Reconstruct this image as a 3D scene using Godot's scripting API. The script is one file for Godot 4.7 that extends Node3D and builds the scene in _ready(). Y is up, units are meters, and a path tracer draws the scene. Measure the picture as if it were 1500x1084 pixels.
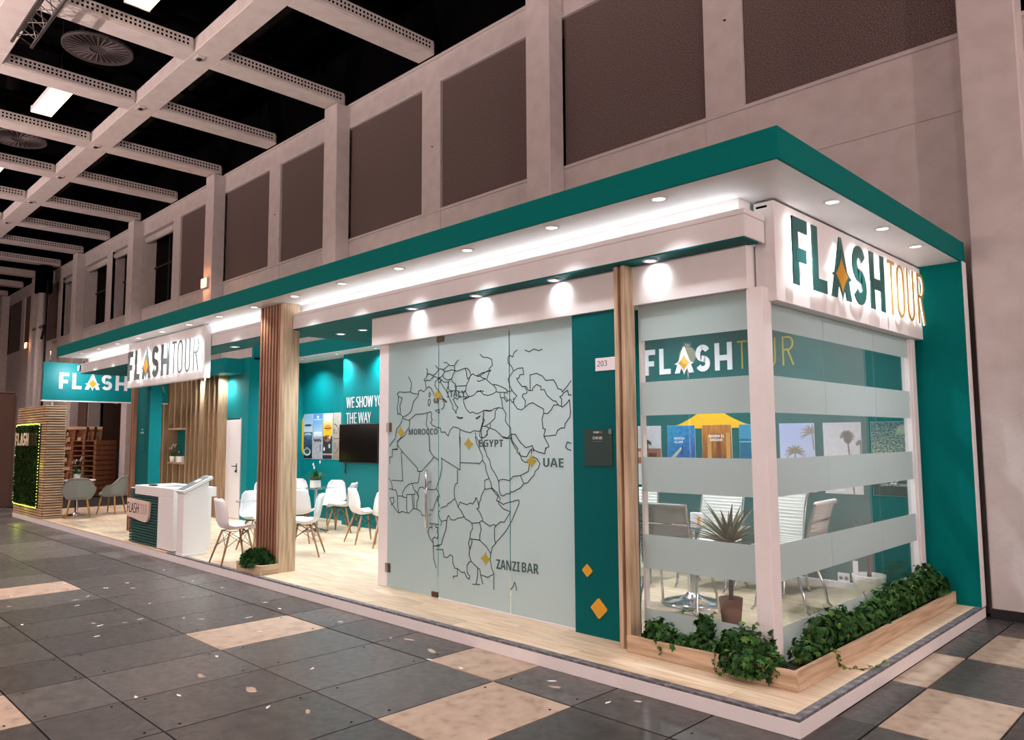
extends Node3D
# Exhibition stand in an old trade-fair hall. Metres, y up. The stand's near front corner is the origin;
# the stand runs along -x (its long front, z = 0) and -z (its short right side, x = 0).

const PF := 0.11            # height of the stand's raised floor
const SOF := 3.37           # underside of the white canopy
var rng := RandomNumberGenerator.new()
var M := {}
var taken := {}
var floor_root: Node3D

func _ready():
	rng.seed = 7
	# ---- camera
	var cam := Camera3D.new()
	cam.name = "camera"
	cam.fov = 52.218
	cam.near = 0.05
	cam.far = 300.0
	cam.transform = Transform3D(Basis(Vector3(0.7092, -0.0058, -0.7050), Vector3(0.0674, 0.9960, 0.0589), Vector3(0.7018, -0.0888, 0.7068)).orthonormalized(), Vector3(1.966, 1.70, 4.262))
	add_child(cam)
	# ---- surroundings and exposure
	var env := Environment.new()
	env.background_mode = Environment.BG_COLOR
	env.background_color = Color(0, 0, 0)
	env.tonemap_mode = Environment.TONE_MAPPER_LINEAR
	env.tonemap_exposure = 1.1
	env.sdfgi_enabled = true
	env.ssao_enabled = true
	env.ssil_enabled = true
	var we := WorldEnvironment.new()
	we.name = "environment"
	we.environment = env
	add_child(we)
	# ---- the hall's large lights (rows of box lamps under the ceiling, pendant globes over the aisle)
	make_materials()
	hall_lamps()
	# ---- large structure
	hall_floor()
	hall_walls()
	hall_ceiling()
	stand_shell()
	# ---- objects
	stand_lights()
	glass_fronts()
	signs()
	meeting_room()
	lounge()
	reception()
	left_end()
	planters()
	hall_things()
	nest_details()

# ------------------------------------------------------------------ naming
func numbered(called: String) -> String:
	var n: int = taken.get(called, 0)
	taken[called] = n + 1
	return called if n == 0 else "%s_%03d" % [called, n]

func tag(o: Node, label: String, category: String, group := "", kind := "") -> Node:
	if label != "": o.set_meta("label", label)
	if category != "": o.set_meta("category", category)
	if group != "": o.set_meta("group", group)
	if kind != "": o.set_meta("kind", kind)
	return o

func thing(called: String, label: String, category: String, at := Vector3.ZERO, turn := 0.0, group := "") -> Node3D:
	var o := Node3D.new()
	o.name = numbered(called)
	add_child(o)
	o.position = at
	o.rotation.y = turn
	tag(o, label, category, group)
	return o

func struct_root(called: String, label := "") -> Node3D:
	var o := Node3D.new()
	o.name = numbered(called)
	add_child(o)
	tag(o, label, "", "", "structure")
	return o

func nest_details():
	# small pieces that belong to one part of a thing hang under that part
	var rules := {"window_glass": ["pane", ["frosted_band"]], "glass_door": ["pane", ["frosted_film", "map_print", "map_name", "map_star"]], "glass_panel": ["pane", ["frosted_film", "map_print", "map_name", "map_star"]],
		"poster": ["board", ["print", "poster_text", "poster_mark"]], "photograph": ["board", ["print"]], "lit_sign": ["box", ["letter", "star", "star_back", "cover_slot"]], "header_sign": ["panel", ["letter", "star", "star_back"]],
		"number_sign": ["paper", ["number"]], "notice_board": ["board", ["notice_text", "notice_line", "torn_corner"]], "television": ["body", ["screen"]], "reception_counter": ["name_plate", ["plate_text"]],
		"touch_lectern": ["screen_case", ["screen", "screen_text"]], "potted_flower": ["pot", ["soil"]], "dracaena": ["pot", ["soil"]], "palm_plant": ["pot", ["soil", "plant_tag"]], "moss_picture": ["backing", ["letter", "star", "star_back"]],
		"door_1": ["leaf", ["handle", "lock", "lock_plate"]], "exit_sign": ["case", ["light_face", "mark"]], "wall_socket": ["plate", ["outlet"]], "conference_chair": ["sling", ["rib"]]}
	for o in get_children():
		var kind := bare(o.name)
		if not rules.has(kind): continue
		var holder: Node3D
		for c in o.get_children():
			if bare(c.name) == rules[kind][0]:
				holder = c
				break
		for c in o.get_children():
			if c != holder and bare(c.name) in rules[kind][1]:
				var t: Transform3D = holder.transform.affine_inverse() * c.transform
				var n := String(c.name)
				o.remove_child(c)
				c.name = n
				holder.add_child(c, true)
				c.transform = t

func bare(n: StringName) -> String:
	return String(n) if String(n) == "door_1" else String(n).rstrip("0123456789").trim_suffix("_")

func put(called: String, mesh: Mesh, mat: Material, parent: Node = null, at := Vector3.ZERO) -> MeshInstance3D:
	var o := MeshInstance3D.new()
	o.mesh = mesh
	if mat != null: o.material_override = mat
	o.position = at
	if parent == null:
		o.name = numbered(called)
		add_child(o)
	else:
		o.name = called
		parent.add_child(o, true)
	return o

func copy_of(o: Node3D, at: Vector3, turn: float, label: String) -> Node3D:
	var c: Node3D = o.duplicate()
	var base_name := String(o.name).rstrip("0123456789").trim_suffix("_")
	c.name = numbered(base_name)
	add_child(c)
	c.position = at
	c.rotation.y = turn
	c.set_meta("label", label)
	return c

func multi(called: String, mesh: Mesh, mat: Material, xfs: Array, parent: Node, cols := []) -> MultiMeshInstance3D:
	var mm := MultiMesh.new()
	mm.transform_format = MultiMesh.TRANSFORM_3D
	mm.use_colors = cols.size() > 0
	mm.mesh = mesh
	mm.instance_count = xfs.size()
	for i in xfs.size():
		mm.set_instance_transform(i, xfs[i])
		if cols.size() > 0: mm.set_instance_color(i, cols[i])
	var o := MultiMeshInstance3D.new()
	o.multimesh = mm
	o.material_override = mat
	if parent == null:
		o.name = numbered(called)
		add_child(o)
	else:
		o.name = called
		parent.add_child(o, true)
	o.set_meta("kind", "stuff")
	return o

# ------------------------------------------------------------------ shapes (corners given counter-clockwise seen from outside)
func begin(smooth := false) -> SurfaceTool:
	var st := SurfaceTool.new()
	st.begin(Mesh.PRIMITIVE_TRIANGLES)
	st.set_smooth_group(0 if smooth else -1)
	return st

func finish(st: SurfaceTool) -> ArrayMesh:
	st.generate_normals()
	return st.commit()

func tri(st: SurfaceTool, a: Vector3, b: Vector3, c: Vector3):
	st.add_vertex(a); st.add_vertex(c); st.add_vertex(b)

func quad(st: SurfaceTool, a: Vector3, b: Vector3, c: Vector3, d: Vector3):
	tri(st, a, b, c); tri(st, a, c, d)

func abox(st: SurfaceTool, lo: Vector3, hi: Vector3, e := 0.0, xf := Transform3D()):
	# a box with chamfered edges of width e
	var c := (lo + hi) * 0.5
	var h := (hi - lo).abs() * 0.5
	e = minf(e, minf(h.x, minf(h.y, h.z)) * 0.9)
	var k := h - Vector3(e, e, e)
	var ax := [Vector3.RIGHT, Vector3.UP, Vector3.BACK]
	for a in 3:
		for s in [-1.0, 1.0]:
			var n: Vector3 = ax[a] * s
			var u: Vector3 = ax[(a + 1) % 3]
			var v: Vector3 = ax[(a + 2) % 3] * s
			var o: Vector3 = c + n * h[a]
			var du: Vector3 = u * k[(a + 1) % 3]
			var dv: Vector3 = v * k[(a + 2) % 3]
			quad(st, xf * (o - du - dv), xf * (o + du - dv), xf * (o + du + dv), xf * (o - du + dv))
	if e <= 0.0: return
	for a in 3:
		var b := (a + 1) % 3
		var d := (a + 2) % 3
		for s in [-1.0, 1.0]:
			for t in [-1.0, 1.0]:
				var p1 := Vector3.ZERO; p1[b] = s * h[b]; p1[d] = t * k[d]
				var p2 := Vector3.ZERO; p2[b] = s * k[b]; p2[d] = t * h[d]
				var q := Vector3.ZERO; q[a] = k[a]
				_equad(st, xf, c, p1, p2, q)
	for x in [-1.0, 1.0]:
		for y in [-1.0, 1.0]:
			for z in [-1.0, 1.0]:
				var a1 := c + Vector3(x * h.x, y * k.y, z * k.z)
				var a2 := c + Vector3(x * k.x, y * h.y, z * k.z)
				var a3 := c + Vector3(x * k.x, y * k.y, z * h.z)
				if x * y * z > 0: tri(st, xf * a1, xf * a2, xf * a3)
				else: tri(st, xf * a1, xf * a3, xf * a2)

func _equad(st: SurfaceTool, xf: Transform3D, c: Vector3, p1: Vector3, p2: Vector3, q: Vector3):
	if (p2 - p1).cross(q).dot(p1 + p2) > 0: quad(st, xf * (c + p1 - q), xf * (c + p2 - q), xf * (c + p2 + q), xf * (c + p1 + q))
	else: quad(st, xf * (c + p2 - q), xf * (c + p1 - q), xf * (c + p1 + q), xf * (c + p2 + q))

func boxm(lo: Vector3, hi: Vector3, e := 0.0) -> ArrayMesh:
	var st := begin()
	abox(st, lo, hi, e)
	return finish(st)

func bx(called: String, lo: Vector3, hi: Vector3, mat: Material, parent: Node = null, e := 0.004) -> MeshInstance3D:
	var c := Vector3((lo.x + hi.x) * 0.5, minf(lo.y, hi.y), (lo.z + hi.z) * 0.5)
	return put(called, boxm(lo - c, hi - c, e), mat, parent, c)

func basis_along(d: Vector3) -> Basis:
	var y := d.normalized()
	var x := y.cross(Vector3(0.13, 0.2, 0.97)).normalized()
	if absf(y.dot(Vector3(0.13, 0.2, 0.97).normalized())) > 0.95: x = y.cross(Vector3.RIGHT).normalized()
	return Basis(x, y, x.cross(y))

func tube(st: SurfaceTool, pts: Array, rad, sides := 8, caps := true):
	var rings := []
	for i in pts.size():
		var p: Vector3 = pts[i]
		var a: Vector3 = pts[maxi(i - 1, 0)]
		var b: Vector3 = pts[mini(i + 1, pts.size() - 1)]
		var bs := basis_along(b - a)
		var r: float = rad[i] if rad is Array else rad
		var ring := []
		for k in sides:
			var t := TAU * k / sides
			ring.append(p + bs.x * cos(t) * r + bs.z * sin(t) * r)
		rings.append(ring)
	for i in pts.size() - 1:
		for k in sides:
			var n := (k + 1) % sides
			quad(st, rings[i][n], rings[i][k], rings[i + 1][k], rings[i + 1][n])
	if caps:
		for k in range(1, sides - 1):
			tri(st, rings[0][0], rings[0][k], rings[0][k + 1])
			var l: Array = rings[-1]
			tri(st, l[0], l[k + 1], l[k])

func tubem(pts: Array, rad, sides := 8) -> ArrayMesh:
	var st := begin(true)
	tube(st, pts, rad, sides)
	return finish(st)

func lathe(st: SurfaceTool, prof: Array, segs := 24, at := Vector3.ZERO):
	# prof: Vector2(radius, height) from bottom to top
	for i in prof.size() - 1:
		var a: Vector2 = prof[i]
		var b: Vector2 = prof[i + 1]
		for k in segs:
			var t0 := TAU * k / segs
			var t1 := TAU * (k + 1) / segs
			var d0 := Vector3(cos(t0), 0, -sin(t0))
			var d1 := Vector3(cos(t1), 0, -sin(t1))
			var p := [at + d0 * a.x + Vector3(0, a.y, 0), at + d1 * a.x + Vector3(0, a.y, 0), at + d1 * b.x + Vector3(0, b.y, 0), at + d0 * b.x + Vector3(0, b.y, 0)]
			if a.x > 1e-5: tri(st, p[0], p[1], p[2])
			if b.x > 1e-5: tri(st, p[0], p[2], p[3])

func lathem(prof: Array, segs := 24, smooth := true) -> ArrayMesh:
	var st := begin(smooth)
	lathe(st, prof, segs)
	return finish(st)

func shell(st: SurfaceTool, grid: Array, thick: float):
	# a sheet of points grid[row][col], given a thickness
	var nr := grid.size()
	var nc: int = grid[0].size()
	var nor := []
	for i in nr:
		var row := []
		for j in nc:
			var du: Vector3 = grid[i][mini(j + 1, nc - 1)] - grid[i][maxi(j - 1, 0)]
			var dv: Vector3 = grid[mini(i + 1, nr - 1)][j] - grid[maxi(i - 1, 0)][j]
			row.append(du.cross(dv).normalized() * thick * 0.5)
		nor.append(row)
	for i in nr - 1:
		for j in nc - 1:
			quad(st, grid[i][j] + nor[i][j], grid[i][j + 1] + nor[i][j + 1], grid[i + 1][j + 1] + nor[i + 1][j + 1], grid[i + 1][j] + nor[i + 1][j])
			quad(st, grid[i][j] - nor[i][j], grid[i + 1][j] - nor[i + 1][j], grid[i + 1][j + 1] - nor[i + 1][j + 1], grid[i][j + 1] - nor[i][j + 1])
	for i in nr - 1:
		for e in [0, nc - 1]:
			quad(st, grid[i][e] + nor[i][e], grid[i + 1][e] + nor[i + 1][e], grid[i + 1][e] - nor[i + 1][e], grid[i][e] - nor[i][e])
	for j in nc - 1:
		for e in [0, nr - 1]:
			quad(st, grid[e][j] + nor[e][j], grid[e][j] - nor[e][j], grid[e][j + 1] - nor[e][j + 1], grid[e][j + 1] + nor[e][j + 1])

func prism(st: SurfaceTool, poly: PackedVector2Array, z0: float, z1: float, xf := Transform3D()):
	# an outline in x, y pulled from z0 to z1
	if Geometry2D.is_polygon_clockwise(poly): poly.reverse()
	var idx := Geometry2D.triangulate_polygon(poly)
	for i in range(0, idx.size(), 3):
		var a := poly[idx[i]]; var b := poly[idx[i + 1]]; var c := poly[idx[i + 2]]
		if (b - a).cross(c - a) < 0:
			var s := b; b = c; c = s
		tri(st, xf * Vector3(a.x, a.y, z1), xf * Vector3(b.x, b.y, z1), xf * Vector3(c.x, c.y, z1))
		tri(st, xf * Vector3(a.x, a.y, z0), xf * Vector3(c.x, c.y, z0), xf * Vector3(b.x, b.y, z0))
	for i in poly.size():
		var p := poly[i]; var q := poly[(i + 1) % poly.size()]
		quad(st, xf * Vector3(p.x, p.y, z0), xf * Vector3(q.x, q.y, z0), xf * Vector3(q.x, q.y, z1), xf * Vector3(p.x, p.y, z1))

func stroke(st: SurfaceTool, pts: Array, w: float, z0: float, z1: float, xf := Transform3D(), closed := false):
	# a band of width w along 2D points, mitred, as a solid
	var n := pts.size()
	var L := []
	var R := []
	for i in n:
		var p: Vector2 = pts[i]
		var a: Vector2 = pts[(i - 1 + n) % n] if closed or i > 0 else p
		var b: Vector2 = pts[(i + 1) % n] if closed or i < n - 1 else p
		var d0 := (p - a).normalized() if p != a else (b - p).normalized()
		var d1 := (b - p).normalized() if p != b else d0
		var t := (d0 + d1).normalized()
		if t == Vector2.ZERO: t = d0
		var nn := Vector2(-t.y, t.x)
		var k := w * 0.5 / maxf(0.35, nn.dot(Vector2(-d0.y, d0.x)))
		L.append(p + nn * k)
		R.append(p - nn * k)
	for i in (n if closed else n - 1):
		var j := (i + 1) % n
		var l0: Vector2 = L[i]; var l1: Vector2 = L[j]; var r0: Vector2 = R[i]; var r1: Vector2 = R[j]
		quad(st, xf * Vector3(r0.x, r0.y, z1), xf * Vector3(r1.x, r1.y, z1), xf * Vector3(l1.x, l1.y, z1), xf * Vector3(l0.x, l0.y, z1))
		quad(st, xf * Vector3(r0.x, r0.y, z0), xf * Vector3(l0.x, l0.y, z0), xf * Vector3(l1.x, l1.y, z0), xf * Vector3(r1.x, r1.y, z0))
		quad(st, xf * Vector3(r0.x, r0.y, z0), xf * Vector3(r1.x, r1.y, z0), xf * Vector3(r1.x, r1.y, z1), xf * Vector3(r0.x, r0.y, z1))
		quad(st, xf * Vector3(l1.x, l1.y, z0), xf * Vector3(l0.x, l0.y, z0), xf * Vector3(l0.x, l0.y, z1), xf * Vector3(l1.x, l1.y, z1))
	if not closed:
		var e := n - 1
		quad(st, xf * Vector3(L[0].x, L[0].y, z0), xf * Vector3(R[0].x, R[0].y, z0), xf * Vector3(R[0].x, R[0].y, z1), xf * Vector3(L[0].x, L[0].y, z1))
		quad(st, xf * Vector3(R[e].x, R[e].y, z0), xf * Vector3(L[e].x, L[e].y, z0), xf * Vector3(L[e].x, L[e].y, z1), xf * Vector3(R[e].x, R[e].y, z1))

func text_mesh(words: String, cap: float, depth: float, bold := false) -> TextMesh:
	var f := SystemFont.new()
	f.font_names = PackedStringArray(["Droid Sans"])
	f.font_weight = 700 if bold else 400
	var t := TextMesh.new()
	t.font = f
	t.text = words
	t.font_size = 48
	t.depth = depth
	t.curve_step = 2.0
	t.pixel_size = cap / (48.0 * 0.714)
	return t

func lettering(called: String, words: String, cap: float, width: float, at: Vector3, turn: Basis, mat: Material, parent: Node, bold := false, depth := 0.004) -> MeshInstance3D:
	# at: left end of the base line
	var t := text_mesh(words, cap, depth, bold)
	var bb := t.get_aabb()
	var o := MeshInstance3D.new()
	o.mesh = t
	o.material_override = mat
	o.name = called
	parent.add_child(o, true)
	var sx := width / maxf(bb.size.x, 0.001)
	var b := turn * Basis.from_scale(Vector3(sx, 1, 1))
	o.transform = Transform3D(b, at - b * Vector3(bb.position.x, bb.position.y, 0))
	return o

# ------------------------------------------------------------------ materials
func paint(c: Color, rough := 0.5, metal := 0.0) -> StandardMaterial3D:
	var m := StandardMaterial3D.new()
	m.albedo_color = c
	m.roughness = rough
	m.metallic = metal
	return m

func noise_tex(size: int, freq: float, seed_: int, cols: Array, offs: Array, octaves := 4, kind := FastNoiseLite.TYPE_SIMPLEX_SMOOTH, bump := 0.0) -> NoiseTexture2D:
	var n := FastNoiseLite.new()
	n.seed = seed_
	n.frequency = freq
	n.noise_type = kind
	n.fractal_octaves = octaves
	var t := NoiseTexture2D.new()
	t.width = size
	t.height = size
	t.seamless = true
	t.noise = n
	if bump > 0.0:
		t.as_normal_map = true
		t.bump_strength = bump
	if cols.size() > 0:
		var g := Gradient.new()
		g.colors = PackedColorArray(cols)
		g.offsets = PackedFloat32Array(offs)
		t.color_ramp = g
	return t

func tri_mat(tex: Texture2D, scale: Vector3, rough := 0.5, tint := Color.WHITE, world := true) -> StandardMaterial3D:
	var m := paint(tint, rough)
	m.albedo_texture = tex
	m.uv1_triplanar = true
	m.uv1_world_triplanar = world
	m.uv1_scale = scale
	m.uv1_triplanar_sharpness = 8.0
	return m

func glow(c: Color, power: float) -> StandardMaterial3D:
	var m := paint(Color(0.9, 0.9, 0.9), 0.6)
	m.emission_enabled = true
	m.emission = c
	m.emission_energy_multiplier = power
	return m

func make_materials():
	var fine := noise_tex(512, 0.02, 11, [Color(0.985, 0.985, 0.985), Color(1, 1, 1)], [0.2, 0.8])
	var rough_n := noise_tex(512, 0.09, 5, [], [], 3, FastNoiseLite.TYPE_SIMPLEX_SMOOTH, 1.5)
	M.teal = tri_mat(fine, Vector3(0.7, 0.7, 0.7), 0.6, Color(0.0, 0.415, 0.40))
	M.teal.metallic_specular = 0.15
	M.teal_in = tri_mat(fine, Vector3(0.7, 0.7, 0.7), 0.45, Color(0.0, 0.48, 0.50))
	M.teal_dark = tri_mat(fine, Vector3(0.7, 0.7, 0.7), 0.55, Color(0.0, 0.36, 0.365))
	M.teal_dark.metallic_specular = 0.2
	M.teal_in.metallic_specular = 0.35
	M.white = tri_mat(fine, Vector3(0.5, 0.5, 0.5), 0.5, Color(0.88, 0.87, 0.87))
	M.white_gloss = paint(Color(0.9, 0.9, 0.9), 0.3)
	M.white_flat = paint(Color(0.86, 0.85, 0.85), 0.85)
	M.grey_strip = tri_mat(noise_tex(256, 0.03, 21, [Color(0.30, 0.30, 0.32), Color(0.46, 0.46, 0.48), Color(0.7, 0.7, 0.7)], [0.2, 0.7, 1.0]), Vector3(1.3, 1.3, 1.3), 0.45)
	var plaster := noise_tex(512, 0.015, 31, [Color(0.95, 0.945, 0.94), Color(0.98, 0.98, 0.98), Color(1, 1, 1)], [0.15, 0.55, 0.9], 5)
	M.plaster = tri_mat(plaster, Vector3(0.35, 0.35, 0.35), 0.75, Color(0.80, 0.765, 0.755))
	M.plaster.normal_enabled = true
	M.plaster.normal_texture = rough_n
	M.plaster.normal_scale = 0.15
	M.acoustic = tri_mat(noise_tex(512, 0.12, 41, [Color(0.30, 0.265, 0.26), Color(0.49, 0.44, 0.435)], [0.25, 0.75], 4), Vector3(0.8, 0.8, 0.8), 0.95, Color(1, 0.96, 0.95))
	M.black = paint(Color(0.03, 0.028, 0.03), 0.95)
	M.black.metallic_specular = 0.0
	M.dark = paint(Color(0.09, 0.085, 0.085), 0.6)
	M.void = paint(Color(0.085, 0.075, 0.07), 0.95)
	M.void.metallic_specular = 0.0
	M.dark_glass = paint(Color(0.02, 0.02, 0.022), 0.5)
	M.dark_glass.metallic_specular = 0.1
	M.brown_board = tri_mat(fine, Vector3(0.5, 0.5, 0.5), 0.8, Color(0.36, 0.27, 0.23))
	# woods: the grain runs along the axis with the small scale
	var oak := noise_tex(512, 0.012, 51, [Color(0.64, 0.54, 0.43), Color(0.74, 0.645, 0.53), Color(0.80, 0.71, 0.60)], [0.15, 0.5, 0.85], 5)
	M.oak_y = tri_mat(oak, Vector3(3.5, 0.22, 3.5), 0.5)
	M.oak_x = tri_mat(oak, Vector3(0.22, 3.5, 3.5), 0.5)
	M.oak_z = tri_mat(oak, Vector3(3.5, 3.5, 0.22), 0.5)
	var pale := noise_tex(512, 0.012, 61, [Color(0.75, 0.66, 0.55), Color(0.84, 0.765, 0.66), Color(0.88, 0.82, 0.735)], [0.15, 0.5, 0.85], 5)
	M.planks = []
	for k in 4:
		var t := 0.93 + 0.035 * k
		var pm := tri_mat(pale, Vector3(0.28, 4.0, 4.0), 0.36, Color(t, t * 0.995, t * 0.985))
		pm.uv1_offset = Vector3(0.31 * k, 0.17 * k, 0.43 * k)
		M.planks.append(pm)
	var slat := noise_tex(512, 0.012, 71, [Color(0.50, 0.34, 0.245), Color(0.60, 0.42, 0.31)], [0.2, 0.8], 5)
	M.slat_brown = tri_mat(slat, Vector3(4, 0.25, 4), 0.5)
	M.slat_back = paint(Color(0.24, 0.14, 0.09), 0.7)
	M.slat_oak = tri_mat(oak, Vector3(4, 0.25, 4), 0.55, Color(0.86, 0.82, 0.78))
	M.slat_pale_x = tri_mat(oak, Vector3(0.25, 4, 4), 0.6, Color(1.0, 0.95, 0.90))
	M.pallet = tri_mat(oak, Vector3(0.6, 2.5, 2.5), 0.85, Color(0.72, 0.54, 0.43))
	# the hall's floor panels
	var dirt := noise_tex(1024, 0.012, 81, [Color(0.235, 0.228, 0.222), Color(0.275, 0.267, 0.26), Color(0.295, 0.287, 0.28), Color(0.36, 0.345, 0.33)], [0.15, 0.45, 0.75, 1.0], 6)
	var wear := noise_tex(1024, 0.02, 82, [Color(0.30, 0.30, 0.30), Color(0.38, 0.38, 0.38), Color(0.5, 0.5, 0.5)], [0.2, 0.55, 0.95], 5)
	var beige := noise_tex(1024, 0.012, 83, [Color(0.52, 0.455, 0.395), Color(0.635, 0.565, 0.495), Color(0.68, 0.61, 0.54)], [0.05, 0.35, 0.8], 7)
	M.floor_dark = []
	for k in 4:
		var t2: float = [1.0, 0.86, 1.14, 0.94][k]
		var fm := tri_mat(dirt, Vector3(0.55, 0.55, 0.55), 1.0, Color(t2, t2, t2))
		fm.uv1_offset = Vector3(0.23 * k, 0.0, 0.37 * k)
		fm.roughness_texture = wear
		fm.roughness_texture_channel = BaseMaterial3D.TEXTURE_CHANNEL_RED
		fm.normal_enabled = true
		fm.normal_texture = rough_n
		fm.normal_scale = 0.04
		M.floor_dark.append(fm)
	M.floor_pale = tri_mat(beige, Vector3(0.5, 0.5, 0.5), 0.6)
	M.floor_under = paint(Color(0.04, 0.038, 0.036), 0.9)
	M.carpet = paint(Color(0.62, 0.56, 0.53), 0.95)
	# metals, glass, plastics
	M.chrome = paint(Color(0.82, 0.82, 0.83), 0.12, 1.0)
	M.steel = paint(Color(0.62, 0.61, 0.6), 0.32, 1.0)
	M.bronze = paint(Color(0.33, 0.25, 0.19), 0.35, 0.7)
	M.black_wire = paint(Color(0.04, 0.04, 0.045), 0.35, 0.3)
	M.shell_white = paint(Color(0.90, 0.90, 0.91), 0.35)
	M.shell_pink = M.shell_white
	M.leg_wood = tri_mat(oak, Vector3(6, 0.6, 6), 0.5, Color(0.86, 0.74, 0.62))
	M.grey_fabric = paint(Color(0.50, 0.53, 0.52), 0.9)
	M.grey_fabric.rim_enabled = true
	M.grey_fabric.rim = 0.4
	M.leather_white = paint(Color(0.86, 0.87, 0.85), 0.5)
	M.leather_grey = paint(Color(0.50, 0.54, 0.53), 0.5)
	M.glass = paint(Color(0.80, 0.90, 0.88, 0.02), 0.0)
	M.glass.transparency = BaseMaterial3D.TRANSPARENCY_ALPHA
	M.frost = paint(Color(0.60, 0.68, 0.67, 0.86), 0.75)
	M.frost.transparency = BaseMaterial3D.TRANSPARENCY_ALPHA
	M.frost.backlight_enabled = true
	M.frost.backlight = Color(0.9, 0.9, 0.9)
	M.frost_door = paint(Color(0.66, 0.755, 0.76, 0.93), 0.75)
	M.frost_door.transparency = BaseMaterial3D.TRANSPARENCY_ALPHA
	M.frost_door.backlight_enabled = true
	M.frost_door.backlight = Color(0.9, 0.9, 0.9)
	M.ink = paint(Color(0.13, 0.20, 0.20), 0.6)
	M.ink_text = paint(Color(0.22, 0.34, 0.34), 0.6)
	M.gold = paint(Color(0.82, 0.60, 0.14), 0.45)
	M.gold_pale = paint(Color(0.66, 0.60, 0.16), 0.6)
	M.yellow = paint(Color(0.90, 0.70, 0.02), 0.5)
	M.letter_green = paint(Color(0.10, 0.37, 0.36), 0.3)
	M.letter_grey = paint(Color(0.40, 0.45, 0.45), 0.35)
	M.letter_white = paint(Color(0.90, 0.90, 0.92), 0.5)
	M.letter_gold = paint(Color(0.80, 0.64, 0.32), 0.4)
	M.halo = glow(Color(1.0, 0.98, 0.97), 5.5)
	M.led = glow(Color(0.97, 0.99, 1.0), 1.8)
	M.spot = glow(Color(1.0, 0.98, 0.96), 6.0)
	M.lamp = glow(Color(1.0, 0.86, 0.62), 2.6)
	M.exit = glow(Color(1.0, 0.72, 0.45), 8.0)
	M.fairy = glow(Color(0.72, 0.85, 0.05), 2.6)
	M.black_screen = paint(Color(0.01, 0.01, 0.012), 0.15)
	M.screen_grey = paint(Color(0.42, 0.47, 0.47), 0.3)
	M.soil = paint(Color(0.16, 0.09, 0.06), 0.95)
	M.pot_white = paint(Color(0.88, 0.88, 0.86), 0.4)
	M.pot_terra = paint(Color(0.36, 0.18, 0.11), 0.8)
	M.leaf = paint(Color(1, 1, 1), 0.55)
	M.leaf.metallic_specular = 0.25
	M.leaf.vertex_color_use_as_albedo = true
	M.leaf.backlight_enabled = true
	M.leaf.backlight = Color(0.25, 0.3, 0.1)
	M.stem = paint(Color(0.24, 0.17, 0.10), 0.8)
	M.petal = paint(Color(0.93, 0.90, 0.90), 0.6)
	M.qr_board = paint(Color(0.03, 0.19, 0.18), 0.5)
	M.paper = paint(Color(0.90, 0.88, 0.90), 0.8)

# ------------------------------------------------------------------ the hall
const HALL_Z := -4.33       # upper wall of the hall, behind the pilasters
const BAY := 5.95

func area_light(called: String, at: Vector3, toward: Vector3, size: Vector2, color: Color, energy: float, parent: Node):
	var l := AreaLight3D.new()
	l.name = called
	l.area_size = size
	l.light_color = color
	l.light_energy = energy
	l.area_range = 60.0
	l.area_attenuation = 2.0
	l.shadow_enabled = true
	parent.add_child(l, true)
	var up := Vector3.UP if absf(toward.normalized().y) < 0.9 else Vector3.RIGHT
	l.transform = Transform3D(Basis.looking_at(toward, up), at)

func spot_light(called: String, at: Vector3, toward: Vector3, angle: float, energy: float, color: Color, parent: Node, size := 0.03):
	var l := SpotLight3D.new()
	l.name = called
	l.spot_angle = angle
	l.spot_angle_attenuation = 1.0
	l.spot_range = 12.0
	l.spot_attenuation = 2.0
	l.light_energy = energy
	l.light_color = color
	l.light_size = size
	l.shadow_enabled = true
	parent.add_child(l, true)
	var up := Vector3.UP if absf(toward.normalized().y) < 0.9 else Vector3.RIGHT
	l.transform = Transform3D(Basis.looking_at(toward, up), at)

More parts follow.
